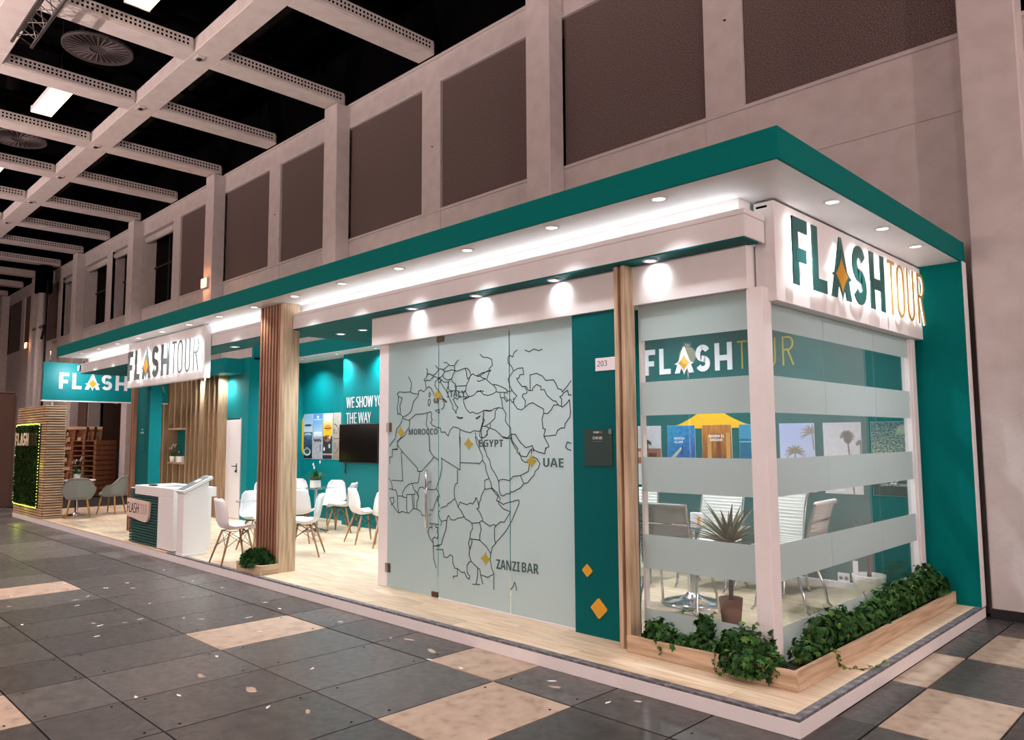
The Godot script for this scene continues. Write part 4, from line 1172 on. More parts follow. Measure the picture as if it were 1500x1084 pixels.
	map_line("-3.46,0.89 -3.45,0.84 -3.48,0.80 -3.49,0.74 -3.35,0.74 -3.35,0.79 -3.33,0.84 -3.35,0.90")
	map_line("-3.13,0.89 -3.15,0.87 -3.15,0.77 -3.14,0.74")
	map_line("-4.56,1.71 -4.65,1.67 -4.65,1.58 -4.74,1.58 -4.74,1.50 -4.79,1.50 -4.78,1.43")
	map_line("-4.65,1.63 -4.55,1.55 -4.30,1.39 -4.30,1.36 -4.23,1.36 -4.03,1.51 -3.96,1.48")
	map_line("-4.55,1.55 -4.58,1.55 -4.55,1.25 -4.74,1.25")
	map_line("-4.80,1.27 -4.75,1.23 -4.73,1.15 -4.79,1.16")
	map_line("-4.73,1.15 -4.67,1.15 -4.64,1.09 -4.56,1.09 -4.54,1.08 -4.49,1.08")
	map_line("-4.26,1.36 -4.27,1.30 -4.29,1.24 -4.39,1.23 -4.44,1.22 -4.51,1.18 -4.55,1.13 -4.55,1.09")
	map_line("-4.39,1.23 -4.36,1.17 -4.30,1.14 -4.29,1.12 -4.28,1.10")
	map_line("-4.29,1.15 -4.27,1.19 -4.22,1.20 -4.17,1.18 -4.04,1.18 -3.99,1.19 -3.96,1.16 -3.94,1.11")
	map_line("-4.78,1.06 -4.75,1.01 -4.68,0.95 -4.62,0.91 -4.56,0.93 -4.44,0.92 -4.37,0.97 -4.31,0.97 -4.24,0.95 -4.22,0.91 -4.13,0.92")
	map_line("-4.77,1.06 -4.71,1.07 -4.70,1.02 -4.75,0.99")
	map_line("-4.64,1.09 -4.64,1.01 -4.62,0.92")
	map_line("-4.47,0.93 -4.48,0.97 -4.48,1.11 -4.34,1.12 -4.34,1.15")
	map_line("-4.39,1.11 -4.37,0.97")
	map_line("-4.36,1.11 -4.35,0.97")
	map_line("-4.31,1.14 -4.28,1.09 -4.31,1.04 -4.31,0.98")
	map_line("-4.11,1.71 -4.10,1.58 -4.07,1.54 -4.03,1.51")
	map_line("-3.91,1.50 -3.91,1.40 -3.93,1.32 -3.98,1.23 -3.99,1.19")
	map_line("-3.97,1.12 -4.05,0.97 -4.09,0.98")
	map_line("-3.96,1.12 -3.96,1.09 -3.98,1.08 -3.94,1.02")
	map_line("-4.10,0.84 -3.99,0.84 -3.95,0.84")
	map_line("-4.10,0.80 -4.13,0.75 -4.09,0.69 -4.04,0.65 -4.03,0.62 -3.94,0.63")
	map_line("-4.06,0.83 -4.06,0.80 -4.10,0.80")
	map_line("-4.00,0.84 -4.00,0.81 -3.97,0.81 -3.98,0.76 -3.96,0.75 -3.97,0.70 -4.02,0.71 -4.05,0.69 -4.04,0.66")
	map_line("-3.49,0.74 -3.35,0.74 -3.26,0.69 -3.20,0.63 -3.21,0.58 -3.19,0.50 -3.16,0.45 -3.24,0.41 -3.33,0.42")
	map_line("-3.13,0.73 -3.18,0.69 -3.20,0.63")
	map_line("-3.49,0.74 -3.51,0.70 -3.49,0.64 -3.50,0.59 -3.47,0.53 -3.38,0.48 -3.35,0.47 -3.34,0.42 -3.31,0.34")
	map_line("-3.47,0.53 -3.50,0.52 -3.53,0.49 -3.53,0.42 -3.49,0.39 -3.50,0.36 -3.53,0.37 -3.57,0.42 -3.60,0.41 -3.67,0.44 -3.71,0.44 -3.74,0.49 -3.74,0.55 -3.78,0.56 -3.82,0.53 -3.87,0.53 -3.89,0.60 -3.99,0.59")
	map_line("-3.46,0.73 -3.46,0.71 -3.49,0.64")
	map_line("-3.38,0.48 -3.38,0.41 -3.40,0.33")
	map_line("-3.16,0.45 -3.16,0.31")
	map_line("-3.67,0.44 -3.67,0.37 -3.73,0.36 -3.73,0.34")
	map_line("-3.45,0.32 -3.35,0.33")
	map_line("-2.94,0.34 -2.91,0.37 -2.89,0.41 -2.87,0.37 -2.87,0.34")
	map_line("-4.04,0.62 -4.03,0.49 -3.99,0.41")
	map_line("-3.03,1.71 -2.98,1.70 -2.92,1.69")
	for k in 3: put("map_print", finish(map_st[k]), M.ink, panes[k])
	lettering("map_name", "ITALY", 0.06, 0.28, Vector3(-3.83, 2.105, -0.6455), Basis(), M.ink_text, panes[1], true, 0.001)
	lettering("map_name", "MOROCCO", 0.062, 0.475, Vector3(-4.45, 1.735, -0.6455), Basis(), M.ink_text, panes[0], true, 0.001)
	lettering("map_name", "EGYPT", 0.066, 0.33, Vector3(-3.357, 1.615, -0.6455), Basis(), M.ink_text, panes[1], true, 0.001)
	lettering("map_name", "UAE", 0.075, 0.235, Vector3(-2.53, 1.445, -0.6455), Basis(), M.ink_text, panes[2], true, 0.001)
	lettering("map_name", "ZANZI", 0.085, 0.30, Vector3(-3.125, 0.505, -0.6455), Basis(), M.ink_text, panes[1], true, 0.001).rotate_object_local(Vector3.BACK, 0.02)
	lettering("map_name", "BAR", 0.085, 0.205, Vector3(-2.80, 0.512, -0.6455), Basis(), M.ink_text, panes[2], true, 0.001).rotate_object_local(Vector3.BACK, 0.02)
	pin(Vector2(-3.975, 2.135), panes[0])
	pin(Vector2(-4.59, 1.765), panes[0])
	pin(Vector2(-3.505, 1.643), panes[1])
	pin(Vector2(-2.67, 1.494), panes[2])
	pin(Vector2(-3.27, 0.576), panes[1])
	# door furniture
	var d: Node3D = panes[0]
	put("handle", tubem([Vector3(-4.095, 0.80, -0.60), Vector3(-4.095, 1.38, -0.60)], 0.014, 12), M.chrome, d)
	put("handle", tubem([Vector3(-4.075, 0.80, -0.70), Vector3(-4.075, 1.38, -0.70)], 0.014, 12), M.dark, d)
	for y in [0.93, 1.26]: put("handle_stud", tubem([Vector3(-4.085, y, -0.71), Vector3(-4.085, y, -0.60)], 0.008, 8), M.steel, d)
	for y in [0.32, 1.82]:
		bx("hinge", Vector3(-4.85, y - 0.05, -0.672), Vector3(-4.80, y + 0.05, -0.64), M.steel, d, 0.004)
		bx("hinge_plate", Vector3(-4.795, y - 0.05, -0.668), Vector3(-4.76, y + 0.05, -0.642), M.bronze, d, 0.004)
	bx("patch_fitting", Vector3(-4.06, PF + 0.012, -0.672), Vector3(-3.965, PF + 0.065, -0.638), M.bronze, d, 0.005)
	put("stop_button", lathem([Vector2(0, 0), Vector2(0.028, 0), Vector2(0.028, 0.03), Vector2(0, 0.032)], 16), M.steel, d, Vector3(-3.985, 2.08, -0.65)).rotation.x = PI / 2
	bx("patch_fitting", Vector3(-3.99, 2.675, -0.672), Vector3(-3.88, 2.728, -0.638), M.bronze, panes[1], 0.005)
	bx("floor_channel", Vector3(-3.962, PF, -0.668), Vector3(-2.951, PF + 0.016, -0.646), M.white, panes[1], 0.002)
	bx("floor_channel", Vector3(-2.943, PF, -0.668), Vector3(-2.16, PF + 0.016, -0.646), M.white, panes[2], 0.002)
	# meeting room windows: clear glass with frosted bands
	var bands := [[2.45, 2.73], [1.865, 2.125], [1.28, 1.545], [0.70, 0.955], [0.14, 0.40]]
	var f := thing("window_glass", "clear glass front of the meeting room with frosted bands, right of the wooden post", "window")
	bx("pane", Vector3(-1.485, PF + 0.01, -0.652), Vector3(-0.55, 2.73, -0.642), M.glass, f, 0.001)
	bx("side_strip", Vector3(-1.50, PF, -0.70), Vector3(-1.475, 2.73, -0.652), M.white, f, 0.002)
	for b in bands: bx("frosted_band", Vector3(-1.483, b[0], -0.6415), Vector3(-0.552, b[1], -0.6405), M.frost, f, 0.0)
	var zs := [-0.735, -1.68, -2.76, -3.66]
	var names := ["banded glass side pane nearest the corner post, under the big sign", "middle banded glass side pane under the big sign", "banded glass side pane nearest the rear white post"]
	for k in 3:
		var t := thing("window_glass", names[k], "window", Vector3.ZERO, 0.0, "side glass panes")
		bx("pane", Vector3(-0.475, PF + 0.01, zs[k + 1] + 0.002), Vector3(-0.465, 2.66, zs[k] - 0.002), M.glass, t, 0.001)
		for b in bands: bx("frosted_band", Vector3(-0.4645, b[0], zs[k + 1] + 0.002), Vector3(-0.4635, minf(b[1], 2.66), zs[k] - 0.002), M.frost, t, 0.0)
	# posts
	var p := thing("corner_post", "square white corner post between the front and side windows", "post")
	bx("post", Vector3(-0.55, PF, -0.735), Vector3(-0.43, 2.735, -0.603), M.white, p, 0.004)
	var q := thing("corner_post", "white end post of the side window against the teal end wall", "post")
	bx("post", Vector3(-0.53, PF, -3.80), Vector3(-0.43, 2.66, -3.68), M.white, q, 0.004)
	bx("cover_strip", Vector3(-0.50, PF, -3.68), Vector3(-0.45, 2.66, -3.66), M.white, q, 0.003)
	# wooden post with a groove, right of the teal panel
	var w := thing("wooden_post", "grooved pale oak post in front of the teal panel beside the banded window", "post")
	bx("board", Vector3(-1.605, PF, -0.605), Vector3(-1.568, 3.04, -0.475), M.oak_y, w, 0.003)
	bx("board", Vector3(-1.538, PF, -0.605), Vector3(-1.50, 3.04, -0.475), M.oak_y, w, 0.003)
	bx("groove_back", Vector3(-1.568, PF, -0.605), Vector3(-1.538, 3.04, -0.515), M.slat_brown, w, 0.0)
	# notices and diamonds on the teal panel
	var n := thing("number_sign", "small white paper sign reading 203 stuck beside the wooden post", "sign", Vector3(-1.90, 2.24, -0.607))
	bx("paper", Vector3(0, 0, 0), Vector3(0.36, 0.105, 0.003), M.paper, n, 0.0)
	lettering("number", "203", 0.045, 0.10, Vector3(0.02, 0.035, 0.003), Basis(), M.black, n, false, 0.001)
	var b2 := thing("notice_board", "dark green notice with small white lettering on the teal panel", "notice", Vector3(-2.03, 1.465, -0.609))
	bx("board", Vector3(0, 0, 0), Vector3(0.29, 0.30, 0.006), M.qr_board, b2, 0.002)
	lettering("notice_text", "FLASH", 0.014, 0.055, Vector3(0.10, 0.268, 0.006), Basis(), M.letter_white, b2, true, 0.001)
	lettering("notice_text", "TOUR", 0.014, 0.03, Vector3(0.16, 0.268, 0.006), Basis(), M.gold_pale, b2, false, 0.001)
	lettering("notice_text", "SCAN ME", 0.022, 0.10, Vector3(0.09, 0.218, 0.006), Basis(), M.letter_white, b2, false, 0.001)
	bx("notice_line", Vector3(0.09, 0.20, 0.006), Vector3(0.19, 0.203, 0.007), M.letter_grey, b2, 0.0)
	bx("torn_corner", Vector3(0.255, 0.26, 0.006), Vector3(0.285, 0.30, 0.009), M.letter_grey, b2, 0.0)
	for e in [[Vector2(-2.02, 0.62), 0.055, "smaller golden diamond on the teal panel, the upper one"], [Vector2(-1.905, 0.335), 0.085, "larger golden diamond on the teal panel, the lower one"]]:
		var st := begin()
		var s: float = e[1]
		prism(st, PackedVector2Array([Vector2(-s, 0), Vector2(-s * 0.08, -s * 0.92), Vector2(s * 0.08, -s * 0.92), Vector2(s, -s * 0.06), Vector2(s, s * 0.06), Vector2(s * 0.08, s * 0.92), Vector2(-s * 0.08, s * 0.92)]), 0, 0.006)
		tag(put("diamond", finish(st), M.gold, null, Vector3(e[0].x, e[0].y, -0.61)), e[2], "decoration", "golden diamonds")
	# the matching pillar and post at the left, with its own notice
	var tp := thing("teal_pillar", "narrow teal pillar with a small notice, left of the slat wall", "pillar")
	bx("pillar", Vector3(-12.28, PF, -0.80), Vector3(-11.70, 3.04, -0.60), M.teal_in, tp, 0.003)
	bx("front_panel", Vector3(-12.28, PF, -0.60), Vector3(-11.71, 3.04, -0.595), M.teal_dark, tp, 0.001)
	var lw := thing("wooden_post", "slim oak post left of the narrow teal pillar", "post")
	bx("board", Vector3(-12.40, PF, -0.62), Vector3(-12.37, 3.04, -0.52), M.slat_brown, lw, 0.003)
	bx("board", Vector3(-12.31, PF, -0.62), Vector3(-12.28, 3.04, -0.52), M.slat_brown, lw, 0.003)
	bx("groove_back", Vector3(-12.37, PF, -0.62), Vector3(-12.31, 3.04, -0.56), M.slat_brown, lw, 0.0)
	var b3 := thing("notice_board", "dark notice on the narrow teal pillar behind the counter", "notice", Vector3(-12.14, 1.50, -0.594))
	bx("board", Vector3(0, 0, 0), Vector3(0.29, 0.42, 0.006), M.teal_dark, b3, 0.002)
	lettering("notice_text", "SCAN ME", 0.03, 0.16, Vector3(0.065, 0.31, 0.006), Basis(), M.letter_white, b3, false, 0.001)
	lettering("notice_text", "FLASH", 0.02, 0.08, Vector3(0.10, 0.37, 0.006), Basis(), M.letter_white, b3, true, 0.001)

# ------------------------------------------------------------------ plants
func leaf_mesh(kind: String) -> ArrayMesh:
	var st := begin(false)
	if kind == "ivy":
		var rim := [Vector3(0, 0, 0), Vector3(0.35, 0.02, 0.10), Vector3(0.62, -0.04, 0.02), Vector3(0.40, 0.03, 0.42), Vector3(0.52, -0.03, 0.72), Vector3(0.20, 0.04, 0.66), Vector3(0.0, -0.05, 1.1), Vector3(-0.20, 0.04, 0.66), Vector3(-0.52, -0.03, 0.72), Vector3(-0.40, 0.03, 0.42), Vector3(-0.62, -0.04, 0.02), Vector3(-0.35, 0.02, 0.10)]
		var c := Vector3(0, 0.10, 0.38)
		for i in rim.size():
			tri(st, c, rim[i], rim[(i + 1) % rim.size()])
	elif kind == "blade":
		var w := [0.10, 0.13, 0.10, 0.0]
		for i in 3:
			var z0 := i / 3.0
			var z1 := (i + 1) / 3.0
			var y0 := z0 - 0.45 * z0 * z0
			var y1 := z1 - 0.45 * z1 * z1
			quad(st, Vector3(-w[i], y0, z0 * 0.5), Vector3(0, y0 - 0.03, z0 * 0.5), Vector3(0, y1 - 0.03, z1 * 0.5), Vector3(-w[i + 1], y1, z1 * 0.5))
			quad(st, Vector3(0, y0 - 0.03, z0 * 0.5), Vector3(w[i], y0, z0 * 0.5), Vector3(w[i + 1], y1, z1 * 0.5), Vector3(0, y1 - 0.03, z1 * 0.5))
	else:
		for i in 5:
			var a := TAU * i / 5
			var d := Vector3(cos(a), 0.75, sin(a))
			var s := Vector3(-sin(a), 0, cos(a)) * 0.22
			tri(st, Vector3.ZERO, d * 0.6 + s, d)
			tri(st, Vector3.ZERO, d, d * 0.6 - s)
	return finish(st)

func green(lo: Color, hi: Color) -> Color:
	var t := rng.randf()
	return lo.lerp(hi, t * t)

func ivy_clump(label: String, blobs: Array, sprigs: Array, parent_at: Vector3):
	# blobs: [centre, radii, leaves]; sprigs: lists of points
	var t := thing("ivy_plant", label, "ivy", parent_at, 0.0, "ivy in the corner planter")
	var xs := []
	var cs := []
	for b in blobs:
		var c: Vector3 = b[0]
		var r: Vector3 = b[1]
		for k in int(b[2] * 0.8):
			var d := Vector3(rng.randfn(), rng.randfn() * 0.9 + 0.25, rng.randfn()).normalized()
			var rad := rng.randf_range(0.62, 1.08)
			var bump := 1.0 + 0.16 * sin(d.x * 7.0 + c.x * 9.0) * cos(d.z * 6.0 + c.z * 5.0)
			var p := c + Vector3(d.x * r.x, d.y * r.y, d.z * r.z) * rad * bump
			if p.y < 0.16: p.y = 0.16 + rng.randf() * 0.03
			if parent_at.x + p.x > -0.235 and p.y < 0.26: p.x = -0.24 - parent_at.x
			if parent_at.x + p.x < -0.43 and parent_at.z + p.z < -0.60: p.z = -0.585 - parent_at.z
			if parent_at.z + p.z < -0.735 and parent_at.x + p.x < -0.46: p.x = -0.445 - parent_at.x
			var outw := (d + Vector3(rng.randfn(), rng.randfn(), rng.randfn()) * 0.45).normalized()
			var down := (Vector3(0, -1, 0) + d * 0.5 + Vector3(rng.randfn(), rng.randfn(), rng.randfn()) * 0.4)
			var z := (down - outw * down.dot(outw)).normalized()
			var s := rng.randf_range(0.028, 0.055)
			xs.append(Transform3D(Basis(outw.cross(z), outw, z) * Basis.from_scale(Vector3(s, s, s)), p))
			var fresh := 0.25 if rng.randf() < 0.12 else 0.0
			cs.append(green(Color(0.012, 0.045, 0.012), Color(0.05, 0.15, 0.03)).lerp(Color(0.22, 0.34, 0.06), fresh * 2.0 * rng.randf()))
	var vines := begin(true)
	for s in sprigs:
		tube(vines, s, 0.0025, 5)
		for i in s.size() - 1:
			for q in 4:
				var p2: Vector3 = s[i].lerp(s[i + 1], (q + rng.randf()) / 4.0)
				var o2 := Vector3(rng.randfn(), rng.randf() + 0.3, rng.randfn()).normalized()
				var zz := Vector3(rng.randfn(), rng.randfn() - 0.5, rng.randfn())
				zz = (zz - o2 * zz.dot(o2)).normalized()
				var s2 := rng.randf_range(0.018, 0.034)
				xs.append(Transform3D(Basis(o2.cross(zz), o2, zz) * Basis.from_scale(Vector3(s2, s2, s2)), p2 + o2 * 0.008))
				cs.append(green(Color(0.03, 0.09, 0.02), Color(0.16, 0.27, 0.05)))
	for b in blobs:
		for q in 6:
			var c2: Vector3 = b[0]
			var r2: Vector3 = b[1]
			var e := c2 + Vector3(rng.randf_range(-1, 1) * r2.x, rng.randf_range(0.0, 1) * r2.y, rng.randf_range(-1, 1) * r2.z) * 0.7
			tube(vines, [Vector3(c2.x, 0.16, c2.z), (Vector3(c2.x, 0.16, c2.z) + e) * 0.5 + Vector3(0, 0.03, 0), e], 0.003, 5)
	put("stems", finish(vines), M.stem, t)
	multi("foliage", leaf_mesh("ivy"), M.leaf, xs, t, cs)

func planters():
	# L-shaped oak trough round the glazed corner
	var t := thing("corner_planter", "low oak trough of ivy running round the glazed corner of the stand", "planter")
	bx("front_board", Vector3(-1.50, PF, -0.45), Vector3(-0.20, PF + 0.125, -0.42), M.oak_x, t, 0.003)
	bx("side_board", Vector3(-0.23, PF, -1.30), Vector3(-0.20, PF + 0.125, -0.45), M.oak_z, t, 0.003)
	bx("side_board", Vector3(-0.23, PF, -3.84), Vector3(-0.20, PF + 0.125, -1.302), M.oak_z, t, 0.003)
	bx("soil", Vector3(-1.40, PF, -0.595), Vector3(-0.23, PF + 0.07, -0.45), M.soil, t, 0.0)
	bx("soil", Vector3(-0.425, PF, -3.84), Vector3(-0.23, PF + 0.07, -0.595), M.soil, t, 0.0)
	ivy_clump("bushy ivy plant at the trough's left end beside the wooden post", [[Vector3(0, 0.25, 0), Vector3(0.13, 0.12, 0.08), 420], [Vector3(0.17, 0.22, 0.01), Vector3(0.12, 0.09, 0.08), 260]], [[Vector3(0.05, 0.2, 0.05), Vector3(0.08, 0.2, 0.11), Vector3(0.09, 0.15, 0.12)]], Vector3(-1.28, 0, -0.52))
	ivy_clump("ivy plant climbing the window glass in the middle of the front trough", [[Vector3(0, 0.24, 0), Vector3(0.10, 0.10, 0.08), 240], [Vector3(0.03, 0.36, -0.04), Vector3(0.07, 0.10, 0.03), 130], [Vector3(0.15, 0.22, 0.0), Vector3(0.10, 0.08, 0.08), 180]], [[Vector3(0.0, 0.38, -0.05), Vector3(-0.1, 0.45, -0.06), Vector3(-0.2, 0.43, -0.06)], [Vector3(0.02, 0.42, -0.05), Vector3(0.1, 0.47, -0.05)], [Vector3(0.17, 0.24, 0.08), Vector3(0.18, 0.2, 0.125), Vector3(0.19, 0.13, 0.13), Vector3(0.26, 0.118, 0.16)]], Vector3(-0.95, 0, -0.53))
	ivy_clump("large ivy plant hanging over the front board at the planter's corner", [[Vector3(0, 0.28, 0.0), Vector3(0.17, 0.15, 0.10), 700], [Vector3(0.02, 0.20, 0.10), Vector3(0.14, 0.11, 0.06), 330], [Vector3(0.20, 0.22, 0.02), Vector3(0.11, 0.09, 0.09), 260]], [[Vector3(0.05, 0.40, -0.03), Vector3(0.08, 0.47, -0.04)]], Vector3(-0.60, 0, -0.50))
	ivy_clump("ivy plant round the corner post with a sprig trailing over the floor", [[Vector3(0, 0.24, 0), Vector3(0.09, 0.10, 0.14), 300], [Vector3(-0.02, 0.30, -0.30), Vector3(0.09, 0.13, 0.17), 480]], [[Vector3(0.03, 0.32, 0.0), Vector3(0.0, 0.40, -0.08), Vector3(-0.03, 0.38, -0.16)], [Vector3(0.06, 0.23, -0.16), Vector3(0.125, 0.245, -0.17), Vector3(0.14, 0.16, -0.19), Vector3(0.18, 0.125, -0.24), Vector3(0.25, 0.12, -0.30), Vector3(0.31, 0.12, -0.42), Vector3(0.33, 0.15, -0.5)]], Vector3(-0.33, 0, -0.86))
	ivy_clump("dense ivy plant in the side trough before the first glass joint", [[Vector3(0, 0.29, 0), Vector3(0.10, 0.15, 0.20), 620], [Vector3(0.01, 0.25, -0.32), Vector3(0.09, 0.12, 0.17), 400]], [], Vector3(-0.34, 0, -1.45))
	ivy_clump("lighter ivy plant in the middle of the side trough", [[Vector3(0, 0.27, 0), Vector3(0.09, 0.12, 0.18), 420], [Vector3(0, 0.30, -0.34), Vector3(0.10, 0.15, 0.18), 480]], [[Vector3(0, 0.36, 0.05), Vector3(-0.02, 0.46, 0.1)]], Vector3(-0.34, 0, -2.10))
	ivy_clump("ivy plant near the second glass joint of the side trough", [[Vector3(0, 0.30, 0), Vector3(0.10, 0.16, 0.20), 520], [Vector3(0, 0.30, -0.33), Vector3(0.10, 0.15, 0.18), 420]], [], Vector3(-0.34, 0, -2.75))
	ivy_clump("ivy plant at the far end of the side trough against the teal wall", [[Vector3(0, 0.33, 0), Vector3(0.11, 0.18, 0.18), 520], [Vector3(0.03, 0.27, -0.22), Vector3(0.10, 0.13, 0.16), 320]], [], Vector3(-0.33, 0, -3.42))

func spiky_plant(called: String, label: String, at: Vector3, trunk: float, leaves: int, length: float, pot: String, group := ""):
	var t := thing(called, label, "plant", at, 0.0, group)
	if pot == "white":
		put("pot", lathem([Vector2(0, 0), Vector2(0.12, 0), Vector2(0.155, 0.22), Vector2(0.155, 0.235), Vector2(0.14, 0.235), Vector2(0.13, 0.19), Vector2(0, 0.19)], 28), M.pot_white, t)
		bx("plant_tag", Vector3(-0.13, 0.20, 0.05), Vector3(-0.08, 0.36, 0.055), M.paper, t, 0.001)
	else:
		put("pot", lathem([Vector2(0, 0), Vector2(0.07, 0), Vector2(0.08, 0.02), Vector2(0.10, 0.22), Vector2(0.088, 0.22), Vector2(0.085, 0.19), Vector2(0, 0.19)], 24), M.pot_terra, t)
	put("soil", lathem([Vector2(0, 0.19), Vector2(0.125 if pot == "white" else 0.084, 0.19)], 20), M.soil, t)
	put("trunk", tubem([Vector3(0, 0.15, 0), Vector3(0.015, trunk * 0.6, 0.01), Vector3(0, trunk, 0)], [0.022, 0.018, 0.015], 8), M.stem, t)
	var gm := paint(Color(0.13, 0.25, 0.10), 0.45)
	gm.backlight_enabled = true
	gm.backlight = Color(0.15, 0.2, 0.08)
	for k in leaves:
		var a := 2.399 * k
		var up := lerpf(1.25, 0.05, float(k) / leaves)
		var l := length * rng.randf_range(0.75, 1.1)
		var grid := []
		for i in 6:
			var s := i / 5.0
			var r := s * l * cos(up) + 0.05 * s * s
			var y := trunk - 0.03 + s * l * sin(up) - 0.28 * l * s * s * (1.1 - up * 0.5)
			var w := 0.017 * (1.0 - s) * (0.4 + 1.6 * minf(s * 3.0, 1.0)) + 0.001
			var d := Vector3(cos(a), 0, sin(a))
			var sd := Vector3(-sin(a), 0, cos(a))
			grid.append([d * r + sd * w + Vector3(0, y, 0), d * r + Vector3(0, y - w * 0.4, 0), d * r - sd * w + Vector3(0, y, 0)])
		var st := begin(true)
		shell(st, grid, 0.002)
		put("leaf", finish(st), gm, t)

# ------------------------------------------------------------------ meeting room
func conference_chair(label: String, mat: Material) -> Node3D:
	# faces +z; a ribbed sling between two bent side rails on curved chrome legs
	var t := thing("conference_chair", label, "chair", Vector3.ZERO, 0.0, "ribbed conference chairs")
	var prof := [Vector2(0.25, 0.43), Vector2(0.18, 0.455), Vector2(0.0, 0.445), Vector2(-0.14, 0.44), Vector2(-0.20, 0.47), Vector2(-0.225, 0.55), Vector2(-0.24, 0.68), Vector2(-0.27, 0.82), Vector2(-0.31, 0.95), Vector2(-0.33, 0.99)]
	# the sling: one slab per section, with raised ribs
	var pts := []
	for i in prof.size() - 1:
		for q in 4: pts.append(prof[i].lerp(prof[i + 1], q / 4.0))
	pts.append(prof[-1])
	var g := []
	for p in pts: g.append([Vector3(-0.235, p.y, p.x), Vector3(0, p.y, p.x - 0.004), Vector3(0.235, p.y, p.x)])
	var st := begin(true)
	shell(st, g, 0.012)
	put("sling", finish(st), mat, t)
	for i in range(1, pts.size() - 1):
		put("rib", tubem([Vector3(-0.232, pts[i].y, pts[i].x), Vector3(0.232, pts[i].y, pts[i].x)], 0.0095, 6), mat, t)
	for s in [-1, 1]:
		var rail := []
		for p in prof: rail.append(Vector3(0.245 * s, p.y, p.x))
		put("side_rail", tubem(rail, 0.013, 8), M.chrome, t)
		put("leg", tubem([Vector3(0.22 * s, 0.43, 0.08), Vector3(0.25 * s, 0.36, 0.16), Vector3(0.27 * s, 0.18, 0.22), Vector3(0.275 * s, 0.05, 0.24), Vector3(0.275 * s, 0.013, 0.28)], 0.013, 8), M.chrome, t)
		put("leg", tubem([Vector3(0.22 * s, 0.43, -0.06), Vector3(0.25 * s, 0.36, -0.14), Vector3(0.27 * s, 0.18, -0.20), Vector3(0.275 * s, 0.05, -0.22), Vector3(0.275 * s, 0.013, -0.26)], 0.013, 8), M.chrome, t)
	put("top_roll", tubem([Vector3(-0.25, 0.99, -0.33), Vector3(0.25, 0.99, -0.33)], 0.022, 10), mat, t)
	put("cross_bar", tubem([Vector3(-0.24, 0.83, -0.285), Vector3(0.24, 0.83, -0.285)], 0.012, 8), M.chrome, t)
	put("cross_bar", tubem([Vector3(-0.24, 0.425, 0.08), Vector3(0.24, 0.425, 0.08)], 0.012, 8), M.dark, t)
	put("cross_bar", tubem([Vector3(-0.24, 0.425, -0.06), Vector3(0.24, 0.425, -0.06)], 0.012, 8), M.dark, t)
	return t

